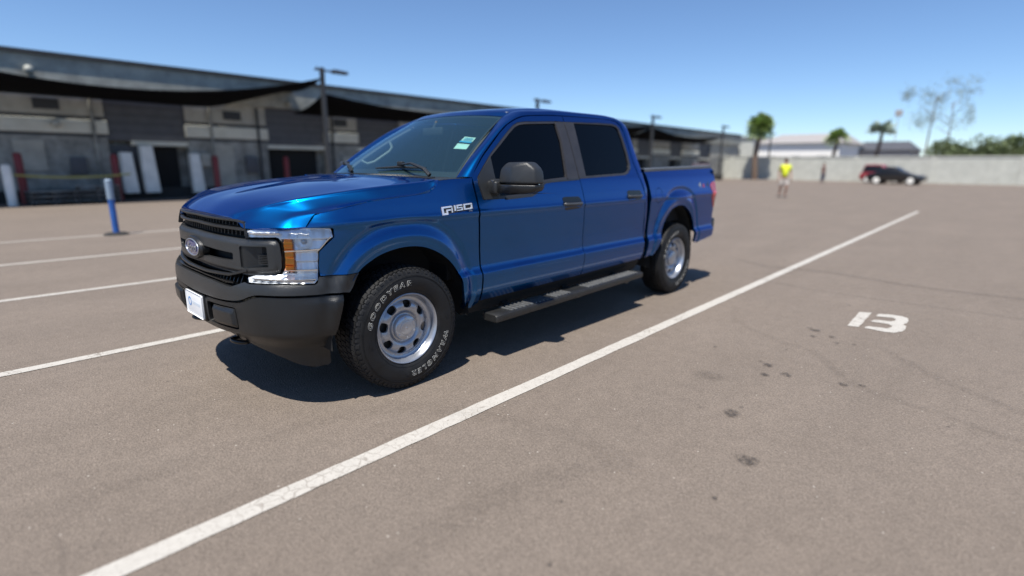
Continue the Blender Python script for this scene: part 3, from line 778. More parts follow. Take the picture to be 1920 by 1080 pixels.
# black border of the glass
V=[];F=[];inn=[];n=0
ring=[(0,-1+2*k/24) for k in range(25)]+[(k/10,1) for k in range(1,11)]+[(1,1-2*k/24) for k in range(1,25)]+[(1-k/10,-1) for k in range(1,10)]
for u,v in ring: V.append(wsp(u,v,-.004))
for u,v in ring: V.append(wsp(.075+u*.895,v*.955,-.004))
m_=len(ring)
for i in range(m_): F.append((i,(i+1)%m_,m_+(i+1)%m_,m_+i))
mesh('glass_border',V,F,M['rubber'],wind,smooth=True)
def wquad(name,uv,mat,h=.003):
    return mesh(name,[wsp(u,v,h) for u,v in uv],[(0,1,2,3)],mat,wind)
wquad('price_sticker',[(.597,.631),(.587,.84),(.498,.832),(.517,.628)],M['sticker'],-.006)
wquad('sticker_stripe',[(.527,.629),(.517,.834),(.492,.832),(.502,.628)],M['cyan'],-.003)
for k in range(3):
    u=.575-.016*k; wquad('sticker_line',[(u,.66),(u-.008,.815),(u-.014,.815),(u-.006,.66)],M['cyan'],-.003)
wquad('price_sticker',[(.487,.62),(.477,.827),(.401,.836),(.403,.63)],M['sticker'],-.006)
# mirror stalk patch / inner mirror
mb=MB(); mb.box((-1.02,-.13,1.66),(-.995,.13,1.725),.012); mb.tube([(-1.0,0,1.70),(-1.05,0,1.775)],.012); mb.build('inner_mirror',M['dark_int'],truck,smooth=40)
# ---- cowl
CG=[[(-.300,0,1.338),(-.305,.22,1.338),(-.315,.46,1.335),(-.335,.80,1.325),(-.330,.905,1.328)],
    [(-.36,0,1.343),(-.37,.25,1.342),(-.39,.48,1.338),(-.42,.75,1.331),(-.43,.905,1.332)],
    [(-.425,0,1.349),(-.435,.25,1.348),(-.465,.5,1.344),(-.52,.77,1.337),(-.575,.900,1.338)]]
patch_mesh('cowl_panel',CG,M['trim'],truck,nu=5,nv=6,sym=True,lip=.01)
cw,_1,_2=cr_patch(CG)
for sgn in (1,-1):
    for k in range(26):
        v=.12+k*.105
        a=cw(.35,v);b=cw(1.35,v+.05); a=Vector((a.x,a.y*sgn,a.z));b=Vector((b.x,b.y*sgn,b.z))
        if k==0:
            pass
        mb=MB(); up=Vector((0,0,.008)); mb.tube([a+up*.4,b+up*.4],.006,n=5); mb.build('cowl_rib',M['trim'],truck,smooth=40)
# wipers
def wiper(pivot,tip,b0,b1):
    e=MB(); P0=Vector(pivot);P1=Vector(tip); mid=(P0+P1)/2+Vector((.03,0,.045))
    e.tube([P0,P0*.7+mid*.3+Vector((0,0,.02)),mid,P1],[.016,.013,.009,.007],n=6)
    a=e.build('wiper_arm',M['trim'],truck,smooth=50)
    e=MB(); A=Vector(b0);B=Vector(b1); e.tube([A,(A+B)/2+Vector((.006,0,.008)),B],[.006,.012,.006],n=6)
    e.box((P1.x-.02,P1.y-.03,P1.z-.01),(P1.x+.012,P1.y+.03,P1.z+.022),.005)
    e.build('wiper_blade',M['rubber'],a,smooth=50)
def wl(u,v,h=.02): return wsp(u,v,h)
wiper(tuple(Vector((-.44,.66,1.352))),tuple(wl(.085,.28,.035)),tuple(wl(.05,-.01,.02)),tuple(wl(.075,.55,.02)))
wiper(tuple(Vector((-.40,-.30,1.362))),tuple(wl(.10,-.66,.035)),tuple(wl(.16,-.74,.02)),tuple(wl(.05,-.50,.02)))
# ---- bedside
r_arch=[(-3.18,.493),(-3.222,.55),(-3.300,.683),(-3.365,.82),(-3.468,.936),(-3.58,.985),(-3.695,1.000),(-3.812,.986),(-3.93,.935),(-4.03,.862),(-4.100,.77),(-4.137,.66),(-4.142,.60),(-4.135,.545)]
ra=[r_arch[0]]+r_arch+[r_arch[-1]];ras=[]
for i in range(1,len(ra)-2):
    for k in range(3): ras.append(_cr(ra[i-1],ra[i],ra[i+1],ra[i+2],k/3))
ras.append(r_arch[-1])
boxfront=[(-2.958,1.372),(-2.985,1.34),(-3.012,1.245),(-3.028,1.139),(-3.046,.949),(-3.036,.729),(-3.028,.482)]
TL=SR+RR*math.pi/2
tail_l=[(sx(-4.555),1.238),(sx(-4.495),1.205),(sx(-4.50),1.165),(sx(-4.535),1.13),(sx(-4.54),1.06),(sx(-4.62),.93),(TL+.04,.93),(TL+.06,1.238)]
bed=X2S(boxfront)+X2S([(-3.082,.497),(-3.14,.497)])+X2S(ras)+X2S([(-4.226,.525),(-4.459,.553),(-4.62,.575)])+[(TL+.02,.60),(TL+.07,.60),(TL+.07,.92),(sx(-4.63),.92)]+[(sx(-4.548),1.055),(sx(-4.543),1.135),(sx(-4.507),1.17),(sx(-4.502),1.200)]+[(sx(-4.56),1.246),(TL+.07,1.246),(TL+.07,1.365),(TL,1.375),(SR+.02,1.392),(SR-.04,1.405)]+X2S([(-4.3,1.403),(-3.455,1.384)])
fuelring=[(-3.20+.075*math.cos(a*math.pi/10)*-1, 1.125+.080*math.sin(a*math.pi/10)) for a in range(20)]
bs=dpanel if False else None
bedside=panel('bedside',bed,M['paint'],truck,holes=[X2S(bevel_poly(fuelring,.002))],res=(.014,.008),edge=.006,depth=.03,hole_depth=.008)
panel('fuel_door',X2S([(-3.20+(x+3.20)*.945,1.125+(z-1.125)*.945) for x,z in fuelring]),M['paint'],bedside,extra=-.0005,res=(.03,.02),depth=.01)
mirror(bedside)
tl=panel('tail_light',[(s,z) for s,z in tail_l],M['red'],truck,extra=.004,res=(.03,.03),depth=.03)
panel('reverse_lens',bevel_poly([(sx(-4.60),1.13),(sx(-4.58),1.02),(TL+.03,1.02),(TL+.03,1.13)],.02),M['redpale'],tl,extra=.008,res=(.03,.03),depth=.01)
mirror(tl)
# bed cap, inner walls, floor, tailgate
def strip(name,rowA,rowB,mat,par,smooth=False):
    V=list(rowA)+list(rowB);n=len(rowA); return mesh(name,V,[(i,i+1,n+i+1,n+i) for i in range(n-1)],mat,par,smooth=smooth)
def bedtop(x): return 1.384+(1.408-1.372)*(-2.958-x)/1.70-.004 if x<-2.958 else 1.380
mb=MB()
for i in range(12):
    xa=-2.965-i*.1365;xb=-2.965-(i+1)*.1365
    za=lerp_tab([(2.958,1.376),(3.455,1.388),(4.3,1.406),(4.66,1.412)],-xa);zb=lerp_tab([(2.958,1.376),(3.455,1.388),(4.3,1.406),(4.66,1.412)],-xb)
    ya=surf(sx(xa),za-.01).y+.004
    for (p,q) in (((ya,-.012),(ya,.012)),((ya,.012),(ya-.012,.020)),((ya-.012,.020),(ya-.095,.020)),((ya-.095,.020),(ya-.105,.010)),((ya-.105,.010),(ya-.105,-.03))):
        mb.quad((xa,p[0],za+p[1]),(xb,p[0],zb+p[1]),(xb,q[0],zb+q[1]),(xa,q[0],za+q[1]))
bmesh.ops.remove_doubles(mb.bm,verts=mb.bm.verts,dist=.0005)
cap=mb.build('bed_rail_cap',M['railcap'],truck,smooth=30); mirror(cap)
mb=MB(); 
mb.box((-4.66,.68,.80),(-2.985,.80,1.385)); iw=mb.build('bed_inner_wall',M['shell'],truck); mirror(iw)
mb=MB(); mb.box((-4.66,-.70,.76),(-2.985,.70,.82)); mb.build('bed_floor',M['trim'],truck)
mb=MB(); mb.box((-3.03,-.80,.80),(-2.985,.80,1.36),.008); mb.build('bed_front_wall',M['paint'],truck,smooth=40)
tg=[(TL+.078,.62),(2*TL,.62),]
# tailgate on the rear plane
tgo=panel('tailgate',[(TL+.078,.62),(TL+.925,.62),(TL+.925,1.365),(TL+.078,1.365)],M['paint'],truck,res=(.05,.02),depth=.04); mirror(tgo)
mb=MB(); mb.box((-4.62,-.84,1.34),(-4.575,.84,1.385),.01); mb.build('tailgate_cap',M['trim'],truck,smooth=40)
# cab back with window
mb=MB()
mb.hull([(-2.90,s*.64,1.84) for s in(1,-1)]+[(-2.93,s*.88,1.34) for s in(1,-1)]+[(-2.86,s*.64,1.84) for s in(1,-1)]+[(-2.86,s*.88,1.34) for s in(1,-1)]+[(-2.955,s*.90,1.2) for s in(1,-1)]+[(-2.87,s*.90,1.2) for s in(1,-1)],0)
mb.build('cab_back_panel',M['shell'],truck)
mb=MB(); mb.hull([(-2.905,s*.60,1.80) for s in(1,-1)]+[(-2.932,s*.74,1.42) for s in(1,-1)]+[(-2.915,s*.60,1.80) for s in(1,-1)]+[(-2.942,s*.74,1.42) for s in(1,-1)],0)
mb.build('rear_window',M['gloss_black'],truck)
# ---- wheels
def wheel(x,y,steer=0):
    o=empty('wheel_hub_point',(x,y,.4)) if False else None
    # tyre
    W=.1325
    prof=[(.228,.100),(.236,.110),(.250,.119),(.275,.128),(.305,.1325),(.335,.131),(.358,.125),(.375,.117),(.384,.108),(.3895,.096),(.3925,.06),(.3935,.0)]
    pr=[(r,h) for r,h in prof]+[(r,-h) for r,h in prof[-2::-1]]
    b=MB(); b.lathe(pr,n=96)
    ty=b.build('tyre',M['tyre'],None,smooth=40)
    # moulded rings on the sidewall
    # tread blocks
    V=[];F=[]
    nb=68
    ribs=[(-.112,-.077,0),( -.070,-.030,.5),(-.023,.023,.25),(.030,.070,.0),(.077,.112,.5)]
    def rad(h): return lerp_tab(sorted([(h_,r_) for r_,h_ in pr if r_>.38]),h)
    for (h0,h1,ph) in ribs:
        for k in range(nb):
            a0=2*math.pi*(k+ph)/nb; a1=a0+2*math.pi/nb*.80
            base=len(V); sk=.25*2*math.pi/nb
            pts=[]
            for (h,aa,bb) in ((h0,a0,a1),(h1,a0+sk,a1+sk)):
                for a in (aa,bb):
                    for d in (-.004,.0085):
                        r=rad(h)+d-(.002 if abs(h)>.1 and d>0 else 0); V.append((r*math.sin(a),h,r*math.cos(a)))
            # order: [h0a0lo,h0a0hi,h0a1lo,h0a1hi,h1a0lo,...]
            i=base
            F+=[(i+1,i+3,i+7,i+5),(i,i+1,i+5,i+4),(i+2,i+6,i+7,i+3),(i,i+2,i+3,i+1),(i+4,i+5,i+7,i+6)]
    # shoulder lugs running down the sidewall edge
    for sg in (1,-1):
        for k in range(nb):
            a0=2*math.pi*(k+(.5 if sg>0 else 0))/nb; a1=a0+2*math.pi/nb*(.62 if k%2 else .5)
            base=len(V)
            for a in (a0,a1):
                for (r,h) in ((.394,.111),(.3945,.105),(.380,.1185),(.368 if k%2 else .362,.1245),(.360,.119),(.38,.100)):
                    V.append((r*math.sin(a),h*sg,r*math.cos(a)))
            i=base
            for q in range(5): F.append((i+q,i+q+1,i+7+q,i+6+q))
            F.append((i,i+1,i+2,i+3,i+4,i+5));F.append(tuple(i+6+q for q in range(5,-1,-1)))
    tr=mesh('tread',V,F,M['tyre'],ty)
    bm_=bmesh.new();bm_.from_mesh(tr.data);bmesh.ops.recalc_face_normals(bm_,faces=bm_.faces);bm_.to_mesh(tr.data);bm_.free()
    # fine rings
    b=MB()
    for r,h in ((.252,.1205),(.344,.1308),(.349,.1295)):
        b.tube([(r*math.cos(2*math.pi*k/72),h,r*math.sin(2*math.pi*k/72)) for k in range(72)],.0012,n=4,closed=True)
    b.build('sidewall_ring',M['tyre'],ty)
    # lettering round the sidewall
    def arc(txt,size,ang,rmid,flipd=1):
        def place(u,v,w):
            r=rmid+v*flipd; a=ang-u/rmid*flipd
            hh=lerp_tab(sorted([(r_,h_) for r_,h_ in prof[2:9]]),r)
            return Vector((r*math.cos(a)*-1 if False else -r*math.cos(a)*-1, hh+.0012+w, r*math.sin(a)))
        return place
    # outer face is seen from +Y: x to the left in view (front of truck on the left), so mirror u
    def pl(ang,rmid):
        def place(u,v,w):
            r=rmid+v; a=ang-u/rmid
            hh=lerp_tab(sorted([(r_,h_) for r_,h_ in prof[2:9]]),r)
            return Vector((-r*math.cos(a),hh+.0010+w,r*math.sin(a)))
        return place
    text_mesh('tyre_lettering','GOODYEAR',.044,M['white_letter'],ty,outline=.0008,space=1.48,bold=.0015,shear=.15,place=pl(R(128),.300),xscale=1.36)
    text_mesh('tyre_lettering','WRANGLER',.044,M['white_letter'],ty,outline=.0008,space=1.50,bold=.0015,shear=.15,place=pl(R(-52),.300),xscale=1.26)
    # arrows moulded beside the words
    for ang in (R(188),R(85),R(5),R(-97)):
        p=pl(ang,.300); mesh('sidewall_mark',[p(-.02,.018,.001),p(.02,0,.001),p(-.02,-.018,.001),p(-.012,0,.001)],[(0,3,1),(3,2,1)],M['tyre'],ty)
    # rim
    b=MB(); b.lathe([(.2285,.099),(.2325,.104),(.2325,.110),(.2280,.113),(.2230,.110),(.2190,.100),(.2130,.092),(.2110,.075),(.2050,.060),(.1985,.056),(.190,.054),(.1945,.03),(.1945,-.09),(.23,-.1)],n=96)
    rim=b.build('rim',M['steel'],None,smooth=50)
    DP=[(.080,.056),(.086,.050),(.092,.049),(.105,.060),(.120,.068),(.135,.070),(.150,.068),(.165,.060),(.178,.050),(.186,.048),(.194,.052)]
    def dfn(u,v,e=0):
        r=math.hypot(u,v); h=lerp_tab(DP,r); g=(lerp_tab(DP,r+.002)-lerp_tab(DP,r-.002))/.004
        # the sheet swells between the slots
        a=math.atan2(v,u); k=math.cos(8*(a-R(10)))  # +1 at slot centre
        w_=sm(.11,.14,r)*(1-sm(.165,.185,r)); h+= -.005*k*w_
        n=Vector((-g*u/r,1,-g*v/r)).normalized()
        n=(n+Vector((-math.sin(a),0,math.cos(a)))*(-.03*8*math.sin(8*(a-R(10)))*w_)*.9).normalized()
        return Vector((u,h+e,v)),n
    def circ(r,n,o=0): return [(r*math.cos(2*math.pi*k/n+o),r*math.sin(2*math.pi*k/n+o)) for k in range(n)]
    slots=[]
    for k in range(8):
        a=R(10)+k*math.pi/4
        raw=[(.131,-.12),(.131,.12),(.148,.195),(.172,.175),(.1785,0),(.172,-.175),(.148,-.195)]
        pts=[(r*math.cos(a+t),r*math.sin(a+t)) for r,t in raw]
        slots.append(smooth_poly(pts,n=3))
    disc=panel('wheel_disc',circ(.1935,64),M['steel'],None,holes=slots+[circ(.0805,32)],fn=dfn,res=(.009,.009),edge=.004,depth=.0,hole_depth=.0)
    # slot rims
    for sl_ in slots:
        ring=[dfn(*q)[0] for q in sl_]
        b=MB(); n=len(ring)
        ctr=sum((p for p in ring),Vector())/n
        V=[];F=[]
        for p in ring: V.append(p+Vector((0,.0005,0)));V.append(p+(ctr-p)*.07+Vector((0,-.004,0)));V.append(p+(ctr-p)*.09+Vector((0,-.012,0)))
        for i in range(n):
            a=3*i;c=3*((i+1)%n)
            F.append((a,c,c+1,a+1));F.append((a+1,c+1,c+2,a+2))
        b.bm.free(); mesh('slot_edge',V,F,M['steel'],disc,smooth=True)
    b=MB(); b.lathe([(.083,.048),(.0835,.070),(.0805,.0795),(.076,.0835),(.060,.088),(.0505,.0895),(.0495,.0885),(.0485,.0885),(.0475,.0900),(.046,.0905),(.02,.0925),(.0,.093)],n=64)
    for k in range(6):
        a=R(25)+k*math.pi/3; b.lathe([(.0,.0885),(.006,.0882),(.0078,.086),(.008,.080)],n=12,ctr=(.066*math.cos(a),0.001,.066*math.sin(a)))
    hc=b.build('hub_cap',M['cap'],None,smooth=35)
    b=MB(); b.lathe([(.0,.0935),(.007,.0935),(.008,.093)],n=16); mk=b.build('cap_mark',M['steel'],None,smooth=30)
    b=MB(); b.lathe([(.0,.020),(.17,.020),(.172,.016),(.172,-.01),(.06,-.04),(.0,-.04)],n=48); b.box((-.15,-.05,.03),(-.05,.03,.14),.01); br=b.build('brake_disc',M['brake'],None,smooth=30)
    hub=empty('wheel',(x,y,.4)); hub.parent=truck
    for o_ in (ty,rim,hc,br): o_.parent=hub
    disc.parent=hub; mk.parent=hub
    for q in (ty,disc):
        for ch in list(q.children): ch.parent=hub
    hub.rotation_euler=(0,0,steer)
    return hub
def flatten(root):
    """wheel pieces stay at two levels below the truck"""
    pass
w1=wheel(0,.853)
def wcopy(x,y,flip,rot):
    c=copy_tree(w1,truck); c.location=(x,y,.4)
    c.rotation_euler=(0,rot,math.pi if flip else 0)
    return c
w1.rotation_euler=(0,0,0)
wcopy(-3.683,.853,False,R(5)); wcopy(0,-.853,True,R(40)); wcopy(-3.683,-.853,True,R(10))
# ---- wheel wells, underbody, rocker
def well(xc,rad,y0,y1):
    b=MB();V=[]
    n=20
    for i in range(n):
        a0=math.pi*(-.03+1.06*i/n);a1=math.pi*(-.03+1.06*(i+1)/n)
        p=[(xc+rad*math.cos(a),.42+(rad+(.03 if xc>-1 else .10))*math.sin(a)) for a in (a0,a1)]
        b.quad((p[0][0],y0,p[0][1]),(p[0][0],y1,p[0][1]),(p[1][0],y1,p[1][1]),(p[1][0],y0,p[1][1]))
    for i in range(n):
        a0=math.pi*(-.03+1.06*i/n);a1=math.pi*(-.03+1.06*(i+1)/n)
        b.bm.faces.new([b.bm.verts.new(q) for q in ((xc,y0,.5),(xc+rad*math.cos(a0),y0,.42+rad*math.sin(a0)),(xc+rad*math.cos(a1),y0,.42+rad*math.sin(a1)))])
    bmesh.ops.remove_doubles(b.bm,verts=b.bm.verts,dist=.0005)
    o=b.build('wheel_well_liner',M['under'],truck,smooth=40); return o
for xc,rad in ((-.02,.53),(-3.66,.50)): mirror(well(xc,rad,.55,.925))
b=MB(); b.box((-3.05,-.80,.42),(-.60,.80,.62)); b.build('cab_floor',M['under'],truck)
b=MB(); b.box((-2.95,-.50,.62),(-2.86,.50,1.25)); b.box((-2.95,-.885,.62),(-2.86,.885,1.22)); b.build('cab_rear_bulkhead',M['under'],truck)
b=MB(); b.box((-.52,-.80,.62),(-.46,.80,1.28)); b.box((-.46,-.60,.45),(.60,.60,1.05)); b.box((.60,-.50,.45),(.72,.50,1.02)); b.build('engine_bay',M['under'],truck)
b=MB(); b.hull([(x,y*s,z) for x,y in ((.47,.0),(.47,.86),(.60,.84),(.70,.74),(.78,.5),(.82,0)) for s in (1,-1) for z in (.47,.76)]); b.build('bumper_light_block',M['under'],truck)  # unseen block added behind the bumper to stop sun leaking into the shadow
for s in (1,-1):
    b=MB(); b.hull([(-.55,s*.60,.985),(-.55,s*.89,.985),(.30,s*.60,.985),(.30,s*.87,.985),(.50,s*.60,.985),(.50,s*.74,.985),(-.55,s*.60,1.10),(-.55,s*.885,1.10),(.30,s*.60,1.07),(.30,s*.87,1.07),(.50,s*.60,1.04),(.50,s*.74,1.04)]); b.build('fender_light_block',M['under'],truck)  # hidden filler, added to keep sun from coming through the hood gap
b=MB()
for s in (1,-1): b.box((-4.62,s*.42-.05,.40),(.75,s*.42+.05,.56),.01)
b.box((-4.3,-.6,.56),(-3.05,.6,.74)); b.build('chassis_frame',M['under'],truck)
b=MB()
for xc in (0,-3.683): b.tube([(xc,-.80,.40),(xc,.80,.40)],.05,n=12)
b.lathe([(0,-.14),(.10,-.13),(.16,-.05),(.16,.05),(.10,.13),(0,.14)],n=16,ctr=(-3.683,0,.40)); b.build('axle',M['brake'],truck,smooth=50)
b=MB(); b.tube([(-4.05,-.40,.42),(-4.4,-.62,.42),(-4.55,-.66,.42)],.035,n=12); b.box((-3.3,-.55,.36),(-2.2,-.25,.52),.03); b.build('exhaust',M['brake'],truck,smooth=50)
# inner rocker: dark sill under the doors
sill=panel('rocker_sill',[(sx(-.56),.345),(sx(-.56),.43),(sx(-.66),.452),(sx(-1.3),.46),(sx(-1.89),.468),(sx(-2.4),.478),(sx(-2.95),.49),(sx(-3.0),.36)],M['under'],truck,extra=-.02,res=(.08,.03),depth=.05); mirror(sill)
b=MB()
b.box((-2.97,.82,.50),(-.58,.86,1.24)); bb=b.build('door_inner_shell',M['shell'],truck); mirror(bb)
# ---- running board
def rboard():
    x0,x1=-.705,-2.800;ya,yb=.900,1.066
    b=MB(); pr=[]
    n=24
    sec=[(ya+.02,0),(yb-.025,0),(yb-.006,.006),(yb,.025),(yb-.004,.052),(yb-.020,.060),(ya+.01,.060),(ya,.045),(ya,.015)]
    rings=[]
    for i in range(n+1):
        x=x0+(x1-x0)*i/n; z=.298+.028*i/n; k=1.0
        e=min(i,n-i)
        if i==0 or i==n: k=.86
        cy,cz=(ya+yb)/2,z+.03
        rings.append([b.bm.verts.new((x+(0 if k==1 else 0),cy+(y_-cy)*k,cz+(z+h-cz)*k)) for y_,h in sec])
        if i==0 or i==n-1:
            xx=x0-.012 if i==0 else x1+.012
            rings.append([b.bm.verts.new((xx,y_,.298+.028*((x0-xx)/(x0-x1))+h)) for y_,h in sec])
    for a,c in zip(rings[:-1],rings[1:]):
        for k in range(len(sec)): b.bm.faces.new((a[k],a[(k+1)%len(sec)],c[(k+1)%len(sec)],c[k]))
    b.bm.faces.new(rings[0]);b.bm.faces.new(rings[-1][::-1])
    rb=b.build('running_board',M['board'],truck,smooth=35)
    for (xa,xb,cnt) in ((-.86,-1.36,11),(-1.40,-1.62,5),(-1.86,-2.72,19)):
        V=[]
        for k in range(cnt):
            x=xa+(xb-xa)*(k+.5)/cnt; z=.298+.028*(x0-x)/(x0-x1)+.0585
            bb=MB(); w_=abs(xb-xa)/cnt*.5
            bb.hull([(x+w_*.5,ya+.014,z),(x-w_*.5,ya+.014,z),(x+w_*.5-.012,yb-.022,z),(x-w_*.5-.012,yb-.022,z),(x+w_*.25,ya+.018,z+.009),(x-w_*.25,ya+.018,z+.009),(x+w_*.25-.012,yb-.026,z+.009),(x-w_*.25-.012,yb-.026,z+.009)])
            bb.build('tread_rib',M['pad'],rb)
    for x in (-.98,-1.75,-2.55):
      b=MB(); b.hull([(x+.03,.60,.40),(x-.03,.60,.40),(x+.03,.60,.47),(x-.03,.60,.47),(x+.03,1.03,.300),(x-.03,1.03,.300),(x+.03,1.03,.325),(x-.03,1.03,.325)])
      b.build('board_bracket',M['board'],rb)
    return rb
mirror(rboard())
# ---- mirrors
b=MB()
cy0,cy1=.995,1.295
pts=[]
for (y,z,xf,xr) in ((1.000,1.300,-.775,-.92),(1.005,1.400,-.790,-.92),(1.055,1.444,-.805,-.92),(1.225,1.447,-.815,-.92),(1.285,1.400,-.835,-.93),(1.300,1.300,-.830,-.93),(1.14,1.30,-.755,-.92),(1.13,1.41,-.775,-.92)):
    pts+=[(xf,y,z),(xr,y,z)]
b.hull(pts,.016,3); mc=b.build('mirror_cap',M['trim'],None,smooth=45)
b=MB()
pts=[]
for (y,z,xf,xr) in ((1.000,1.294,-.772,-.925),(1.302,1.294,-.826,-.93),(1.296,1.255,-.832,-.92),(1.22,1.232,-.80,-.90),(1.02,1.222,-.755,-.89),(1.14,1.294,-.750,-.92),(1.12,1.228,-.765,-.90)):
    pts+=[(xf,y,z),(xr,y,z)]
b.hull(pts,.010,2); mh=b.build('mirror_base_housing',M['bumper'],None,smooth=45)
b=MB(); b.hull([(-.735,.925,1.318),(-.735,.925,1.232),(-.86,.925,1.318),(-.86,.925,1.232),(-.745,1.01,1.312),(-.745,1.01,1.226),(-.87,1.01,1.312),(-.87,1.01,1.226)],.014,2); ma=b.build('mirror_arm',M['trim'],None,smooth=45)
b=MB(); b.hull([(-.742,.945,1.330),(-.742,.945,1.240),(-.84,.945,1.330),(-.84,.945,1.240),(-.736,.995,1.322),(-.736,.995,1.235),(-.84,.995,1.325),(-.84,.995,1.235)],.012,2); mj=b.build('mirror_joint',M['trim'],None,smooth=45)
b=MB(); b.hull([(-.9265,y,z) for y,z in ((1.03,1.25),(1.03,1.40),(1.24,1.40),(1.25,1.26))]+[(-.934,y,z) for y,z in ((1.03,1.25),(1.03,1.40),(1.24,1.40),(1.25,1.26))]); mg=b.build('mirror_glass',M['chrome'],None)
mroot=empty('door_mirror'); mroot.parent=truck
for o_ in (mc,mh,ma,mj,mg): o_.parent=mroot
mirror(mroot)
# ---- grille
def fsurf(s,z,e=0): return surf(s,z,e)
# dark cavity behind the grille
cav=panel('grille_backing',[(-.66,.72),(.66,.72),(.66,1.10),(.55,1.125),(-.55,1.125),(-.66,1.10)],M['under'],truck,extra=-.075,res=(.06,.05),depth=.0)
def bar(name,pts,rz,rn,mat,par,ex,n=40,sec=None):
    """horizontal bar following the nose: pts (s0,z0)-(s1,z1) polyline, half height rz, half depth rn"""
    b=MB(); rings=[]
    L=[]
    for i in range(len(pts)-1):
        m=max(1,int(n*abs(pts[i+1][0]-pts[i][0])/1.3))
        for k in range(m): t=k/m; L.append((pts[i][0]*(1-t)+pts[i+1][0]*t,pts[i][1]*(1-t)+pts[i+1][1]*t))
    L.append(pts[-1])
    sec=sec or [(-1,-.5),(-.55,-1),(.55,-1),(1,-.5),(1,.6),(.6,1),(-.6,1),(-1,.6)]
    for s,z in L:
        p=surf(s,z,ex); x,y,nx,ny=plan(s); nn=Vector((nx,ny,0))
        rings.append([b.bm.verts.new(p+Vector((0,0,u*rz))+nn*(v*rn)) for u,v in sec])
    for a,c in zip(rings[:-1],rings[1:]):
        for k in range(len(sec)): b.bm.faces.new((a[k],a[(k+1)%len(sec)],c[(k+1)%len(sec)],c[k]))
    b.bm.faces.new(rings[0]);b.bm.faces.new(rings[-1][::-1])
    return b.build(name,mat,par,smooth=40)
gr=bar('grille',[(-.585,1.103),(-.50,1.112),(0,1.116),(.50,1.112),(.585,1.103)],.0075,.012,M['grille_grey'],truck,-.008)
bar('grille_bar',[(-.60,1.064),(0,1.074),(.60,1.064)],.0085,.014,M['grille_grey'],gr,-.018)
for sg in (1,-1):
    bar('grille_side_frame',[(sg*.583,1.103),(sg*.606,1.060),(sg*.622,1.020)],.006,.014,M['trim'],gr,-.008)
b=None
for k in range(-14,15):
    s=k*.0395
    for za,zb in ((1.080,1.106),(1.028,1.060)):
        b=MB(); p=surf(s,za,-.035);q=surf(s,zb,-.03); x,y,nx,ny=plan(s);T=Vector((-ny,nx,0))
        b.hull([p+T*.003,p-T*.003,q+T*.003,q-T*.003]+[v-Vector((nx,ny,0))*.03 for v in (p+T*.003,p-T*.003,q+T*.003,q-T*.003)])
        b.build('grille_fin',M['trim'],gr)
# the wide centre bar
def tmirr(pts): return [(-s,z) for s,z in pts[::-1]]
half=[(.0,1.024),(.30,1.019),(.60,1.012),(.80,1.020),(.834,1.015),(.848,.996),(.854,.93),(.850,.866),(.836,.838),(.80,.830),(.60,.812),(.28,.820),(0,.826)]
outl=half+tmirr(half)[1:-1]
slotR=bevel_poly([(.12,.945),(.490,.930),(.484,.886),(.125,.880)],.012)
slotL=[(-s,z) for s,z in slotR[::-1]]
recR=bevel_poly([(.552,.974),(.768,.982),(.770,.866),(.552,.848)],.012)
recL=[(-s,z) for s,z in recR[::-1]]
def rnd(s,z,base=.002,):
    # rounded front edges: lower near the outline
    d=min(segdist((s,z),outl[i],outl[(i+1)%len(outl)]) for i in range(len(outl)))
    return base-.016*(1-sm(0,.028,d))
def cfn(s,z,e=0,h=.004):
    def q(a,b_): return surf(a,b_,rnd(a,b_)-.004*sm(.55,.62,abs(a)))
    p=q(s,z);a=q(s+h,z)-q(s-h,z);b_=q(s,z+h)-q(s,z-h);n=b_.cross(a).normalized();x,y,nx,ny=plan(s)
    if n.dot(Vector((nx,ny,0)))<0:n=-n
    return p,n
cb=panel('centre_bar',outl,M['trim'],truck,holes=[slotR,slotL,recR,recL],fn=cfn,res=(.025,.009),edge=.006,depth=.05,hole_depth=.03)
for sg in (1,-1):
    # slanting scoop with louvres
    def rfn(s,z,e=0,h=.004,sg=sg):
        def q(a,b_):
            t=sm(.57,.70,abs(a)); return surf(a,b_,-.006-.050*t)
        p=q(s,z);a=q(s+h,z)-q(s-h,z);b_=q(s,z+h)-q(s,z-h);n=b_.cross(a).normalized();x,y,nx,ny=plan(s)
        if n.dot(Vector((nx,ny,0)))<0:n=-n
        return p,n
    rc=recR if sg==1 else recL
    panel('scoop',rc,M['bumper'],cb,fn=rfn,res=(.02,.02),edge=.004,depth=0)
    for k in range(7):
        z=.879+k*.0095
        if k<6: bar('louvre',[(sg*.672,z),(sg*.762,z)],.0024,.010,M['trim'],cb,-.034,n=30)
    panel('louvre_opening',bevel_poly([(sg*.665,.868),(sg*.764,.870),(sg*.764,.975),(sg*.672,.968)] if sg==1 else [(sg*.665,.868),(sg*.672,.968),(sg*.764,.975),(sg*.764,.870)],.004),M['under'],cb,extra=-.052,res=(.03,.02),depth=0)
# lower grille
bar('lower_grille_bar',[(-.60,.838),(-.45,.802),(-.15,.790),(.15,.790),(.45,.802),(.60,.838)][0:6],.009,.012,M['grille_grey'],gr,-.010)
lb=MB()
for k in range(-14,15):
    s=k*.0385
    zt=.80+.03*(abs(s)/.6)**2; p=surf(s,.752,-.03);q=surf(s,zt-.01,-.03); x,y,nx,ny=plan(s);T=Vector((-ny,nx,0)); lb=MB()
    lb.hull([p+T*.003,p-T*.003,q+T*.003,q-T*.003]+[v-Vector((nx,ny,0))*.03 for v in (p+T*.003,p-T*.003,q+T*.003,q-T*.003)]); lb.build('grille_fin',M['gloss_black'],gr)
bar('lower_grille_lip',[(-.50,.762),(0,.768),(.50,.762)],.004,.010,M['gloss_black'],gr,-.02)
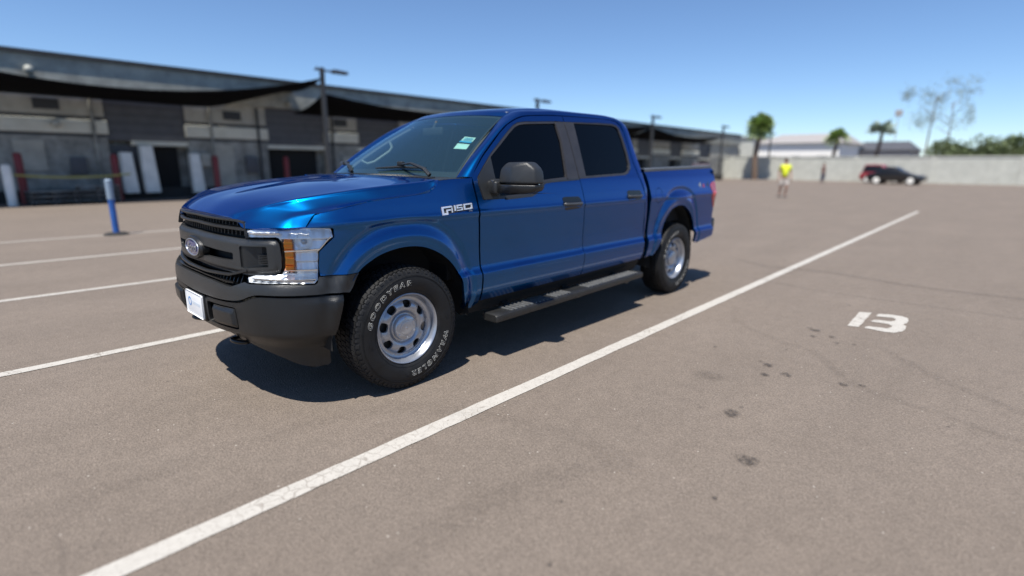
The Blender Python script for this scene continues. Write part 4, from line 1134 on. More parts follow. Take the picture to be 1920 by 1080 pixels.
# emblem
def emb_fn(cx):
    pass
b=MB()
def oval(b,rx,rz,x,bulgeh,n=40,rings=5,cz=.918,cy=0):
    R_=[]
    for i in range(rings+1):
        t=i/rings; R_.append([b.bm.verts.new((x+bulgeh*(1-t*t),cy+rx*t*math.cos(2*math.pi*k/n),cz+rz*t*math.sin(2*math.pi*k/n))) for k in range(n)] if i else None)
    c=b.bm.verts.new((x+bulgeh,cy,cz))
    for k in range(n): b.bm.faces.new((c,R_[1][k],R_[1][(k+1)%n]))
    for i in range(1,rings):
        for k in range(n): b.bm.faces.new((R_[i][k],R_[i+1][k],R_[i+1][(k+1)%n],R_[i][(k+1)%n]))
def ovring(b,rx,rz,x,rad,cz=.918,cy=0): b.tube([(x,cy+rx*math.cos(2*math.pi*k/40),cz+rz*math.sin(2*math.pi*k/40)) for k in range(40)],rad,n=8,closed=True)
b=MB(); b.lathe([(.0,.0),(1.0,.0),(1.0,.04),(.93,.05),(0,.05)],n=40,axis='X',ctr=(0,0,0))
for v in b.bm.verts: v.co=Vector((.850+v.co.x,v.co.y*.150,.918+v.co.z*.070))
eb=b.build('emblem_bezel',M['bumper'],truck,smooth=40)
b=MB(); ovring(b,.118,.050,.903,.0045); b.build('emblem_ring',M['steel'],eb,smooth=50)
b=MB(); oval(b,.117,.049,.902,.005); b.build('emblem_face',M['navy'],eb,smooth=60)
text_mesh('emblem_script','Ford',.066,M['steel'],eb,depth=.001,shear=.45,bold=.0008,place=lambda u,v,w:Vector((.9095-.006*((u/.13)**2)+w,u,.918+v)),xscale=1.2)
# ---- front bumper
seam_z=[(-1.3,.708),(-.72,.712),(-.57,.668),(0,.640),(.57,.668),(.72,.712),(1.3,.708)]
def seamz(s): return lerp_tab([(0,.640),(.35,.646),(.54,.660),(.60,.672),(.70,.708),(.76,.714),(1.2,.706),(1.4,.70)],abs(s))
vt=[(.0,.752),(.28,.752),(.50,.742),(.56,.762),(.606,.778),(.640,.772),(.87,.778),(1.042,.770),(1.060,.780),(1.070,.812),(1.20,.809),(1.306,.808)]
ve=[(1.312,.805),(1.262,.735),(1.236,.708)]
vb=[(s,seamz(s)+.009) for s in (1.2,1.05,.9,.80,.74,.70,.66,.62,.58,.54,.45,.30,.15)]
hv=vt+ve+vb
def vex(s,z):
    # upper shelf rolls outward towards the seam
    return .012*(1-sm(.72,.79,z))-.004
val=panel('bumper_cover',hv+[(0,seamz(0)+.009)]+tmirr(hv[1:]),M['trim'],truck,extra=vex,res=(.03,.008),edge=.005,depth=.045)
def bex(s,z):
    t=seamz(s)-z
    return .010-.012*(1-sm(.0,.022,t))-.004
be=[(s,seamz(s)-.006) for s in (.0,.15,.30,.45,.54,.58,.62,.66,.70,.74,.80,.9,1.05,1.197)]
btm=[(1.180,.62),(1.150,.50),(1.136,.466),(1.05,.474),(.935,.480),(.78,.478),(.64,.474),(.5,.466),(.40,.458),(.25,.452)]
hb=be+btm
openL=bevel_poly([(.20,.618),(.545,.628),(.555,.497),(.20,.488)],.02)
openR=[(-s,z) for s,z in openL[::-1]]
bmp=panel('front_bumper',hb+[(0,.450)]+tmirr(hb[1:]),M['bumper'],truck,extra=bex,res=(.03,.012),edge=.006,depth=.05,holes=[openL,openR],hole_depth=.02)
panel('bumper_backing',[(-1.1,.50),(1.1,.50),(1.1,.71),(.6,.66),(0,.66),(-.6,.66),(-1.1,.71)],M['under'],truck,extra=-.03,res=(.06,.06),depth=0)
for sg in (1,-1):
    o_=[(.285,.610),(.535,.620),(.545,.508),(.285,.497)]
    if sg<0: o_=[(-s,z) for s,z in o_[::-1]]
    oo=bevel_poly(o_,.018)
    def tex(s,z,oo=oo):
        d=min(segdist((s,z),oo[i],oo[(i+1)%len(oo)]) for i in range(len(oo))); return .004+.018*sm(0,.022,d)
    def tfn(s,z,e=0,h=.004,tex=tex):
        def q(a,b_): return surf(a,b_,tex(a,b_))
        p=q(s,z);a=q(s+h,z)-q(s-h,z);b_=q(s,z+h)-q(s,z-h);n=b_.cross(a).normalized();x,y,nx,ny=plan(s)
        if n.dot(Vector((nx,ny,0)))<0:n=-n
        return p,n
    panel('tow_hole_cover',oo,M['bumper'],bmp,fn=tfn,res=(.012,.012),edge=.004,depth=.02)
    # loose end of the cover beside the plate
# licence plate with holder
b=MB(); b.box((.905,-.165,.475),(.925,.165,.640),.006); ph=b.build('plate_holder',M['gloss_black'],truck,smooth=40)
b=MB(); b.box((.9255,-.152,.484),(.931,.152,.634),.010,3); b.build('licence_plate',M['white'],ph,smooth=40)
def PV(u,v,w): return Vector((.9325+w,.0+u,.56+v))
b=MB(); b.lathe([(.020,0),(.029,0),(.029,.0006),(.020,.0006)],n=24,axis='X',closed=True)
for v in b.bm.verts: v.co+=Vector((.9318,-.085,.565))
b.build('plate_roundel',M['pblue'],ph)
text_mesh('plate_print','CARMAX' if False else 'e l e v a',.030,M['pgrey'],ph,place=lambda u,v,w:Vector((.9322,.035+u,.562+v))) if False else None
b=MB()
for k in range(6):
    y=-.035+k*.024; b.box((.9316,y,.555),(.9324,y+.014,.574))
b.build('plate_faded_print',M['pgrey'],ph)
# air dam and lower pieces
def afn(e0,tilt):
    def f(s,z,e=0): return surfn(s,max(z,.25),e0)
    return f
ad_t=[(0,.425),(.30,.430),(.50,.448),(.64,.466),(.80,.473),(.95,.474),(1.128,.458)]
ad_m=[(1.126,.392),(.95,.390),(.80,.388),(.66,.395),(.5,.41)]
h1=ad_t+ad_m
panel('lower_valance',[(.40,.436)]+ad_t[2:]+[(1.122,.380),(.95,.378),(.80,.380),(.62,.392),(.45,.412)],M['bumper'],truck,extra=-.022,res=(.04,.02),depth=.03)
panel('lower_valance',[(-s,z) for s,z in ([(.40,.436)]+ad_t[2:]+[(1.122,.380),(.95,.378),(.80,.380),(.62,.392),(.45,.412)])[::-1]],M['bumper'],truck,extra=-.016,res=(.04,.02),depth=.03)
for sg in (1,-1):
    pl_=[(.30,.425),(.45,.412),(.62,.392),(.80,.380),(.95,.378),(1.115,.378),(1.125,.262),(1.10,.245),(1.0,.250),(.90,.275),(.78,.315),(.64,.345),(.48,.370),(.30,.385)]
    if sg<0: pl_=[(-s,z) for s,z in pl_[::-1]]
    panel('air_dam',pl_,M['gloss_black'] if False else M['bumper'],truck,extra=-.030,res=(.04,.02),depth=.02)
panel('skid_plate',[(-.45,.36),(.45,.36),(.45,.45),(-.45,.45)],M['under'],truck,extra=-.06,res=(.06,.05),depth=.02)
# tow hooks
for sg in (1,-1):
    b=MB(); pts=[]
    y0=.355*sg
    for k in range(17):
        a=math.pi*(1.05-2.1*k/16)
        pts.append((.800+.05*math.cos(a),y0+.058*math.sin(a),.372+.010*math.cos(a)))
    pts=[(.66,y0+pts[0][1]-y0,.385)]+pts+[(.66,pts[-1][1],.385)]
    b.tube(pts,.0125,n=8); b.build('tow_hook',M['gloss_black'],truck,smooth=60)
# ---- headlights
hlo=[(.602,1.064),(.83,1.076),(1.014,1.082),(1.160,1.077),(1.166,1.032),(1.078,.955),(1.070,.87),(1.062,.795),(1.042,.778),(.87,.784),(.640,.779),(.612,.800),(.66,.814),(.82,.823),(.850,.828),(.868,.850),(.872,.93),(.868,1.005),(.852,1.028),(.83,1.034),(.632,1.028)]
hz=[(s,z) for s,z in hlo]
def hfn(s,z,e=0): return surfn(s,z,e)
hl=panel('headlight',hz,M['clear'],truck,extra=-.002,res=(.04,.02),depth=0)
bez=panel('headlight_rim',[(s+(.006 if s>.95 else -.0),z) for s,z in hz] ,M['steel'],hl,holes=[[(.884+(s-.884)*.955 if s>.88 else (s+.014 if s<.65 and False else s),z) for s,z in []]] if False else (),extra=-.085,res=(.04,.02),depth=0) if False else None
# chrome bowl: walls and back
def hb(s,z,e=0): return surfn(s,z,-.055+.012*math.sin(z*70)*sm(.86,.92,s))
def bowlfn(s,z,e=0,h=.002):
    def q(a,b_):
        k=(b_-.778)/.0615; t=k-math.floor(k)
        return surf(a,b_,-.009-.024*(t if t<.86 else (1-t)/.14*.86)*sm(.62,.70,abs(a))+.0025*math.sin(a*110)-(.035 if .868<abs(a)<.940 else 0)*(1 if .835<b_<1.02 else 0))
    p=q(s,z);a=q(s+h,z)-q(s-h,z);b_=q(s,z+h)-q(s,z-h);n=b_.cross(a).normalized();x,y,nx,ny=plan(s)
    if n.dot(Vector((nx,ny,0)))<0:n=-n
    return p,n
bowl=panel('reflector_bowl',hz,M['reflector'],hl,fn=bowlfn,res=(.012,.005),edge=.003,depth=0)
# reflector dishes with flutes
def dish(sc,zc,rs,rz,deep,name='reflector_dish',mat='reflector'):
    V=[];F=[];NN=[];nr,na=6,28
    for i in range(nr+1):
        t=i/nr
        for k in range(na):
            a=2*math.pi*k/na; s=sc+rs*t*math.cos(a); z=zc+rz*t*math.sin(a)
            if i==0 and k>0: pass
            V.append(surf(s,z,-.006-deep*.6*(1-t*t)))
    for i in range(nr):
        for k in range(na):
            F.append((i*na+k,(i+1)*na+k,(i+1)*na+(k+1)%na,i*na+(k+1)%na))
    return mesh(name,V,F,M[mat],hl,smooth=True)
dish(1.00,1.010,.050,.040,.035)
b=MB(); p=surf(1.00,1.010,-.045); b.bm.free()
V=[];F=[]
def ball(name,s,z,e,r,mat,par,sq=(1,1,1)):
    b=MB(); bmesh.ops.create_icosphere(b.bm,subdivisions=2,radius=r)
    p=surf(s,z,e)
    for v in b.bm.verts: v.co=Vector((v.co.x*sq[0],v.co.y*sq[1],v.co.z*sq[2]))+p
    return b.build(name,mat,par,smooth=80)
ball('bulb_shield',1.00,1.010,-.024,.018,M['steel'],hl)
# chrome ledges across the lamp
for (s0,s1,z0,z1,rz,ex) in ((.885,1.085,.958,.966,.005,-.012),(.90,1.065,.852,.852,.004,-.012),(.64,.86,1.048,1.054,.004,-.012),(.66,1.05,.800,.800,.003,-.012),(.925,.925,.83,1.02,.0,-.02)):
    if s0!=s1: bar('lamp_ledge',[(s0,z0),(s1,z1)],rz,.014,M['chrome'],hl,ex,n=30)
# outer chrome edge
bar('lamp_edge',[(.66,.790),(.87,.7935),(1.035,.788),(1.053,.800),(1.060,.87),(1.067,.950),(1.095,.975),(1.153,1.034),(1.150,1.066)],.0045,.006,M['chrome'],hl,-.010,n=40)
# facets between the ledges
for k in range(9):
    s=.70+k*.038
    b=MB(); p=surf(s,.806,-.03); q=surf(s+.022,.806,-.03); b.hull([p,q,surf(s,.812,-.034),surf(s+.022,.812,-.034),surf(s,.806,-.022),surf(s+.022,.806,-.022)]); b.build('marker_facet',M['steel'],hl)
for k in range(7):
    s=.945+k*.018
    bar('reflector_flute',[(s,.865),(s+.001,.945)],.0,.0,M['chrome'],hl,-.03) if False else None
    b=MB(); b.tube([surf(s,.862,-.040),surf(s,.948,-.040)],.006,n=6); b.build('reflector_flute',M['reflector'],hl,smooth=60)
# indicator
def afn2(s,z,e=0): return surfn(s,z,-.022)
def amfn(s,z,e=0,h=.002):
    def q(a,b_):
        k=(b_-.84)/.044; t=k-math.floor(k); return surf(a,b_,-.004-.016*(t if t<.85 else (1-t)/.15*.85)-.05*abs(a-.91))
    p=q(s,z);a=q(s+h,z)-q(s-h,z);b_=q(s,z+h)-q(s,z-h);n=b_.cross(a).normalized();x,y,nx,ny=plan(s)
    if n.dot(Vector((nx,ny,0)))<0:n=-n
    return p,n
am=panel('indicator',bevel_poly([(.878,.852),(.928,.846),(.934,.90),(.932,.97),(.930,1.008),(.876,1.012),(.882,.94)],.006),M['amber'],hl,fn=amfn,res=(.010,.005),edge=.002,depth=.03)
for z in (.875,.965,.99): bar('indicator_rib',[(.880,z),(.938,z)],.0022,.004,M['amber'],hl,-.009,n=30)
mirror(hl)
# chrome frame gap seal
# ---- rear bumper
b=MB()
b.hull([(-4.66,s*.935,.60) for s in(1,-1)]+[(-4.66,s*.935,.790) for s in(1,-1)]+[(-4.84,s*.80,.785) for s in(1,-1)]+[(-4.84,s*.80,.62) for s in(1,-1)]+[(-4.775,s*.935,.785) for s in(1,-1)]+[(-4.775,s*.935,.615) for s in(1,-1)],.02,2)
b.build('rear_bumper',M['bumper'],truck,smooth=45)
# ---- badges
def sidep(s0,z0,e,sl=0.0):
    return lambda u,v,w: surf(s0+u,z0+v+u*sl,e+w)
# fender badge: dark plate with bright letters
badge=panel('side_badge',bevel_poly([(1.918,1.154),(2.200,1.172),(2.204,1.128),(1.960,1.110),(1.925,1.108)],.006),M['decal_dark'],truck,extra=.002,res=(.03,.02),edge=.004,depth=.004)
b=MB()
def blk(s0,s1,z0,z1,dz=0):
    """one stroke of a letter standing off the fender"""
    P=[]
    for s,z in ((s0,z0),(s1,z0),(s1,z1),(s0,z1)):
        zz=z+(s-1.925)*.055
        P.append(surf(s,zz,.003)); 
    for s,z in ((s0+.0015,z0+.0015),(s1-.0015,z0+.0015),(s1-.0015,z1-.0015),(s0+.0015,z1-.0015)):
        zz=z+(s-1.925)*.055
        P.append(surf(s,zz,.010))
    return P
def letter(name,strokes):
    b=MB()
    for st in strokes: b.hull(blk(*st))
    b.build(name,M['badge'],badge)
B0=1.108;T0=1.157
letter('badge_letter_f',[(1.922,1.936,B0-.004,T0),(1.936,1.955,B0-.004,B0+.008),(1.936,2.000,T0-.011,T0),(1.958,1.970,B0-.004,T0-.02),(1.970,1.998,T0-.030,T0-.020)])
def z_(f): return T0-.046+.046*f
letter('badge_letter',[(2.004,2.012,z_(.05),z_(1)),(1.998,2.012,z_(.85),z_(1))])
letter('badge_letter',[(2.030,2.042,z_(.2),z_(1))])
letter('badge_letter',[(2.052,2.102,z_(.80),z_(1)),(2.052,2.063,z_(.5),z_(.82)),(2.052,2.102,z_(.48),z_(.66)),(2.091,2.102,z_(.2),z_(.5)),(2.052,2.102,z_(.16),z_(.32))])
letter('badge_letter',[(2.114,2.190,z_(.80),z_(1)),(2.114,2.126,z_(.2),z_(.85)),(2.178,2.190,z_(.2),z_(.85)),(2.114,2.190,z_(.16),z_(.34))])
text_mesh('badge_trim_letters','XL',.020,M['steel'],badge,depth=.0008,bold=.0008,place=lambda u,v,w:surf(2.172+u,1.1245+v+u*.05,.005+w),xscale=1.3)
# decal on the bedside
dec=text_mesh('decal_figure','4',.085,M['decal_grey'],truck,bold=.002,place=sidep(sx(-4.20),1.208,.0015),xscale=1.4)
text_mesh('decal_cross','x',.075,M['decal_red'],dec,bold=.002,place=sidep(sx(-4.30),1.205,.0015),xscale=1.5)
text_mesh('decal_figure','4',.085,M['decal_dark'],dec,bold=.002,place=sidep(sx(-4.42),1.208,.0015),xscale=1.4)
# ---- interior
b=MB(); b.hull([(-.50,s*.76,1.26) for s in(1,-1)]+[(-.95,s*.76,1.30) for s in(1,-1)]+[(-.60,s*.76,1.322) for s in(1,-1)]+[(-.95,s*.76,.9) for s in(1,-1)]+[(-.50,s*.76,.9) for s in(1,-1)],.02); b.hull([(-.62,.18,1.30),(-.62,.58,1.30),(-.78,.18,1.36),(-.78,.58,1.36),(-.95,.18,1.34),(-.95,.58,1.34)],.02); b.build('dashboard',M['dark_int'],truck,smooth=50)
b=MB(); th=R(65); c=Vector((-1.08,.38,1.20))
ring=[c+Vector((-math.cos(th)*0,0,0))+Vector((math.cos(R(60))*.185*math.sin(2*math.pi*k/32)*-1,.185*math.cos(2*math.pi*k/32),math.sin(R(60))*.185*math.sin(2*math.pi*k/32))) for k in range(32)]
b.tube(ring,.014,n=8,closed=True); b.tube([ring[0],c,ring[16]],.016,n=6); b.tube([c,c+Vector((.3,0,-.15))],.03,n=8); b.build('steering_wheel',M['grey_int'],truck,smooth=60)
for y in (.40,-.40):
    b=MB(); b.box((-1.85,y-.25,.75),(-1.30,y+.25,.95),.05,3); b.hull([(-1.78,y-.24,.90),(-1.78,y+.24,.90),(-1.68,y-.24,.90),(-1.68,y+.24,.90),(-1.98,y-.20,1.46),(-1.98,y+.20,1.46),(-1.88,y-.20,1.46),(-1.88,y+.20,1.46)],.04,3); b.box((-2.02,y-.12,1.49),(-1.92,y+.12,1.66),.04,3); b.tube([(-1.95,y-.05,1.42),(-1.96,y-.05,1.52)],.008); b.tube([(-1.95,y+.05,1.42),(-1.96,y+.05,1.52)],.008)
    b.build('front_seat',M['dark_int'],truck,smooth=50)
b=MB(); b.box((-2.62,-.68,.75),(-2.25,.68,.95),.05,3); b.hull([(-2.70,s*.68,.90) for s in(1,-1)]+[(-2.58,s*.68,.90) for s in(1,-1)]+[(-2.80,s*.64,1.5) for s in(1,-1)]+[(-2.70,s*.64,1.5) for s in(1,-1)],.04,3); b.build('rear_bench',M['dark_int'],truck,smooth=50)
b=MB(); b.box((-2.80,-.58,1.825),(-1.30,.58,1.84)); b.build('headliner',M['pale_int'],truck)
# grab handle and cover inside the far pillar
def gh(u,v,h): return wsp(u,v,-h)
hd=[(.30,-.86,.05),(.33,-.80,.10),(.40,-.765,.12),(.50,-.765,.12),(.60,-.775,.12),(.655,-.81,.10),(.67,-.87,.05)]
b=MB(); b.tube([gh(*q) for q in hd],.012,n=8); b.build('grab_handle',M['pale_int'],truck,smooth=60)
ptsA=[wsp(k/8,-.985,-.03) for k in range(9)]; ptsB=[wsp(k/8,-.86,-.05) for k in range(9)]
strip('pillar_lining',ptsA,ptsB,M['grey_int'],truck,True)
strip('pillar_lining',[Vector((p.x,-p.y,p.z)) for p in ptsA],[Vector((p.x,-p.y,p.z)) for p in ptsB],M['grey_int'],truck,True)
# doors get their far side twins now that all their parts exist
mirror(fd); mirror(rd)
# ================================================================== the background
def blockwall(name,c1,c2,bw=.4,bh=.2,noise=.3):
    m,nt,b=new_mat(name); L=nt.links.new
    tc=N(nt,'ShaderNodeTexCoord'); n=N(nt,'ShaderNodeTexNoise',Scale=1.6,Detail=8,Roughness=.7); L(tc.outputs['Object'],n.inputs['Vector'])
    k=N(nt,'ShaderNodeMapRange',i1=.35,i2=.65,i3=0,i4=1); L(n.outputs[0],k.inputs[0])
    mx=N(nt,'ShaderNodeMix',_data_type='RGBA'); L(k.outputs[0],mx.inputs[0]); mx.inputs[6].default_value=(*c1,1); mx.inputs[7].default_value=(*c2,1)
    L(mx.outputs[2],b.inputs['Base Color']); b.inputs['Roughness'].default_value=.9
    n2=N(nt,'ShaderNodeTexNoise',Scale=25,Detail=4); L(tc.outputs['Object'],n2.inputs['Vector'])
    bp=N(nt,'ShaderNodeBump',Strength=.6,Distance=.03); L(n2.outputs[0],bp.inputs['Height']); L(bp.outputs[0],b.inputs['Normal'])
    return m
M['cornice']=blockwall('weathered_cornice',(.24,.245,.22),(.43,.43,.38))
M['lightwall']=blockwall('pale_rendered_wall',(.33,.315,.27),(.47,.45,.39))
M['mottled']=blockwall('mottled_grey_wall',(.15,.148,.135),(.38,.375,.34))
M['band']=blockwall('beige_fascia_band',(.60,.58,.49),(.72,.70,.60))
M['darkband']=simple('dark_steel_band',(.035,.036,.038),.6)
M['bay']=simple('dark_roller_door',(.085,.085,.092),.6,noise=.15,nscale=3)
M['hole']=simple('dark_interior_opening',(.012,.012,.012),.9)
M['pads']=simple('white_dock_pad',(.84,.81,.74),.6,noise=.1,nscale=3)
M['redpost']=simple('red_guard_paint',(.19,.022,.022),.5,noise=.2,nscale=6)
M['sail']=simple('black_shade_cloth',(.004,.004,.005),.95,spec=.1)
M['pole']=simple('dark_pole_steel',(.04,.042,.046),.5)
M['lampw']=simple('white_lamp_glass',(.40,.40,.35),.4)
M['yellow']=simple('yellow_tape',(.40,.36,.10),.6)
M['blue']=simple('blue_post_paint',(.02,.10,.36),.45,noise=.15,nscale=8)
M['postwhite']=simple('pale_post_sleeve',(.22,.29,.37),.6)
M['kerb']=simple('dark_dock_base',(.025,.024,.023),.9)
M['whitewall']=blockwall('pale_block_wall',(.44,.44,.39),(.54,.54,.48))
M['bark']=simple('palm_bark',(.16,.11,.08),.9,noise=.3,nscale=6)
M['frond']=simple('palm_frond',(.28,.37,.12),.6,noise=.4,nscale=2)
M['frondpale']=simple('pale_palm_frond',(.34,.40,.33),.6,noise=.35,nscale=2)
M['bush']=simple('bush_leaf',(.18,.22,.10),.7,noise=.5,nscale=1.2)
M['trunkred']=simple('palm_trunk_brown',(.20,.12,.09),.9)
YF=-21.
wh=empty('warehouse',(0,YF,0),0,'long grey dock warehouse with pale bands and dark bays behind the pickup','warehouse')
def wbox(name,x0,x1,y0,y1,z0,z1,mat,bev=0):
    b=MB(); b.box((x0,y0,z0),(x1,y1,z1),bev); return b.build(name,mat,wh,smooth=40 if bev else None)
wbox('back_wall',-64,14,-12,-.6,0,4.9,M['mottled'])
wbox('cornice',-64,14,-.62,.16,3.78,4.86,M['cornice'])
wbox('coping',-64.1,14.1,-.70,.24,4.86,5.0,M['darkband'])
wbox('dock_base',-64,14,-.60,.05,0,.42,M['kerb'])
segs=[(14,4.2),(-2.58+3.0,-2.58)]
wallx=[(14,3.4,),]
bays=[(-2.58,-5.22),(-8.39,-11.2),(-12.9,-15.5),(-18.6,-21.3),(-23.2,-25.8),(-29.0,-31.6),(-34.6,-37.2),(-40.4,-43.0),(-46.5,-49.2),(-53,-56)]
prev=14.
rgw=random.Random(5)
for i,(xa,xb) in enumerate(bays):
    # wall section between prev and xa
    wbox('wall_upper',xa,prev,-.60,.0,2.99,3.78,M['lightwall'])
    wbox('dark_strip',xa,prev,-.60,-.02,2.86,2.99,M['darkband'])
    wbox('beige_band',xa-.05,prev+.05 if prev<14 else prev,-.60,.06,2.38,2.86,M['band'],.02)
    wbox('dark_strip',xa,prev,-.60,-.03,2.27,2.38,M['darkband'])
    wbox('wall_lower',xa,prev,-.60,-.01,.42,2.27,M['mottled'])
    # bay
    wbox('roller_door_panel',xb,xa,-.60,-.12,2.18,3.78,M['bay'])
    k=3 if xa-xb>2.5 else 2
    for j in range(1,5): wbox('roller_slat',xb+.02,xa-.02,-.13,-.10,2.18+j*.31,2.20+j*.31,M['darkband'])
    wbox('lintel',xb+.0,xa-.75 if i==0 else xa,-.60,-.04,2.02,2.18,M['band'])
    o0=xb+.30;o1=xa-1.25 if i==0 else xa-.25
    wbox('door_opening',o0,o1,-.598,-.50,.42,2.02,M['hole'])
    if i==0:
        wbox('wall_side',xa-1.25,xa,-.60,-.30,.42,2.02,M['bay'])
    prev=xb
wbox('wall_upper',-64,prev,-.60,.0,2.27,3.78,M['lightwall']); wbox('wall_lower',-64,prev,-.60,-.01,.42,2.27,M['mottled'])
# pale wall patches (doors) 
wbox('pale_door',-6.9,-6.0,-.02,.03,.42,2.15,M['lightwall'])
wbox('pale_notice_board',-.75,.05,-.02,.03,1.1,2.1,M['lightwall'])
# white pads either side of the open dock
for k,(x0,x1,z0,z1) in enumerate(((-3.25,-2.80,.25,1.75),(-3.95,-3.45,.25,2.0),(-5.55,-5.12,.20,1.75))):
    b=MB(); b.hull([(x0,YF+.02,z0),(x1,YF+.02,z0),(x0,YF+.42,z0),(x1,YF+.42,z0),(x0,YF+.02,z1),(x1,YF+.02,z1),(x0+.06,YF+.28,z1),(x1-.06,YF+.28,z1)],.02)
    o=b.build('dock_pad',M['pads'],None,smooth=40); tag(o,['white dock pad leaning left of the open dark dock, nearest the red post','white dock pad directly left of the open dark dock','white dock pad directly right of the open dark dock'][k],'dock pad',group='white dock pads')
for k,(x,lab,mt) in enumerate(((.06,'dark red guard post at the far left of the warehouse wall','redpost'),(-2.50,'dark red guard post behind the blue and white post','redpost'),(-5.85,'dark red guard post right of the open dock','redpost'),(-8.75,'dark red guard post just left of the wide dark bay','redpost'))):
    b=MB(); b.lathe([(.0,1.68),(.08,1.66),(.11,1.60),(.11,.0)],n=16,axis='Z',ctr=(x,YF+.9,0)); o=b.build('guard_post',M[mt],None,smooth=40); tag(o,lab,'guard post',group='red guard posts along the warehouse')
b=MB(); b.lathe([(.0,1.30),(.10,1.28),(.13,1.2),(.13,.0)],n=16,axis='Z',ctr=(.42,-19.6,0)); o=b.build('guard_post',M['pads'],None,smooth=40); tag(o,'thick white guard post at the left edge of the photo','guard post')
for k,(x,z,lab) in enumerate(((-.70,4.35,'round pale wall lamp on the cornice at the left'),(-1.13,2.68,'round pale wall lamp on the beige band at the left'),(-9.4,4.0,'round pale wall lamp near the first lamp post'))):
    b=MB(); bmesh.ops.create_icosphere(b.bm,subdivisions=3,radius=.14)
    for v in b.bm.verts: v.co+=Vector((x,YF+.30,z))
    b.box((x-.06,YF+.05,z-.08),(x+.06,YF+.2,z+.08)); o=b.build('wall_lamp',M['lampw'],None,smooth=50); tag(o,lab,'wall lamp',group='wall lamps on the warehouse')
b=MB(); pts=[(.35+( -2.85-.35)*t,-19.7,.98-.10*4*t*(1-t)) for t in [i/12 for i in range(13)]]
b.tube(pts,.035,n=6); o=b.build('barrier_tape',M['yellow'],None,smooth=50); tag(o,'faded yellow barrier tape strung between the posts at the left','barrier tape')
# stacked pallets low against the dock
def pallets(x,y,n,lab,rz=0):
    e=empty('pallet_stack',(x,y,0),rz,lab,'pallet stack',group='pallet stacks by the warehouse')
    for i in range(n):
        for j in range(5):
            b=MB(); b.box((-.6,-.5+j*.215,i*.15+.115),(.6,-.36+j*.215,i*.15+.135)); b.build('pallet_board',M['mottled'],e)
        b=MB()
        for j in (-.55,0,.55): b.box((j-.05,-.5,i*.15),(j+.05,.5,i*.15+.113))
        b.build('pallet_bearer',M['kerb'],e)
pallets(-.55,-19.75,3,'low stack of grey pallets under the yellow tape, nearer the left edge',.1); pallets(-1.85,-19.8,4,'stack of grey pallets beside the blue post',-.15)
# shade sails strung between lamp posts and building
def sail(xa,xb,za,zb,sag,lab):
    V=[];F=[];nx,ny=28,6
    for i in range(nx+1):
        t=i/nx; zf=za+(zb-za)*t-sag*4*t*(1-t); zbk=3.60+(.95*sm(.72,1,t) if xa>0 else 0)
        bow=.35*4*t*(1-t)
        for j in range(ny+1):
            u=j/ny; y=-18.0-bow+( (YF+.17)-(-18.0-bow))*u
            V.append((xa+(xb-xa)*t,y,zf*(1-u)+zbk*u-.12*4*u*(1-u)))
    for i in range(nx):
        for j in range(ny): a=i*(ny+1)+j;F.append((a,a+ny+1,a+ny+2,a+1))
    o=mesh('shade_sail',V,F,M['sail'],smooth=True)
    md=o.modifiers.new('thickness','SOLIDIFY'); md.thickness=.03
    tag(o,lab,'shade sail',group='black shade sails')
sail(4.4,-9.64,4.75,4.85,1.02,'black shade sail at the left, rising to the nearest lamp post')
sail(-9.64,-23.38,4.25,4.5,.45,'black shade sail right of the nearest lamp post')
sail(-23.38,-37.45,4.5,4.5,.4,'black shade sail third from the left, behind the cab roof')
sail(-37.45,-51.44,4.4,4.2,.4,'black shade sail farthest away, behind the cargo bed')
def lamp_post(x,lab,h=5.25):
    e=empty('lamp_post',(x,-18,0),0,lab,'lamp post',group='lamp posts in a row before the warehouse')
    b=MB(); b.box((-.08,-.08,0),(.08,.08,h),.01); b.build('pole',M['pole'],e)
    b=MB(); b.box((-.25,-.25,0),(.25,.25,.35),.03); b.build('footing',M['kerb'],e)
    b=MB(); b.box((-.55,-.05,h-.14),(.0,.05,h-.08)); b.build('arm',M['pole'],e)
    b=MB(); b.hull([(-1.15,-.16,h-.16),(-.5,-.16,h-.16),(-1.15,.16,h-.16),(-.5,.16,h-.16),(-1.1,-.14,h-.05),(-.5,-.14,h-.02),(-1.1,.14,h-.05),(-.5,.14,h-.02)]); b.build('lamp_head',M['pole'],e)
    b=MB(); b.hull([(.12,-.12,h-.12),(.30,-.12,h-.12),(.12,.12,h-.12),(.30,.12,h-.12),(.12,-.12,h),(.28,.12,h)]); b.build('bracket',M['pole'],e)
for x,l in ((-9.64,'nearest dark lamp post, above the pickup bonnet'),(-23.38,'dark lamp post whose head shows above the cab roof'),(-37.45,'dark lamp post just right of the cab, above the cargo bed'),(-51.44,'dark lamp post above the tail of the pickup'),(-65.5,'farthest dark lamp post, beside the bushy palm')): lamp_post(x,l)
# blue and white post on a round base
e=empty('marker_post',(-.335,-9.24,0),0,'blue and white marker post on a round base left of the pickup','marker post')
b=MB(); b.lathe([(0,.05),(.16,.045),(.21,.02),(.22,0)],n=28,axis='Z'); b.build('base',M['kerb'],e,smooth=40)
b=MB(); b.lathe([(0,.74),(.055,.735),(.055,.04),(.08,.04)],n=20,axis='Z'); b.build('shaft',M['blue'],e,smooth=40)
b=MB(); b.lathe([(0,1.09),(.04,1.085),(.062,1.06),(.062,.70),(.05,.70)],n=20,axis='Z'); b.build('sleeve',M['postwhite'],e,smooth=40)
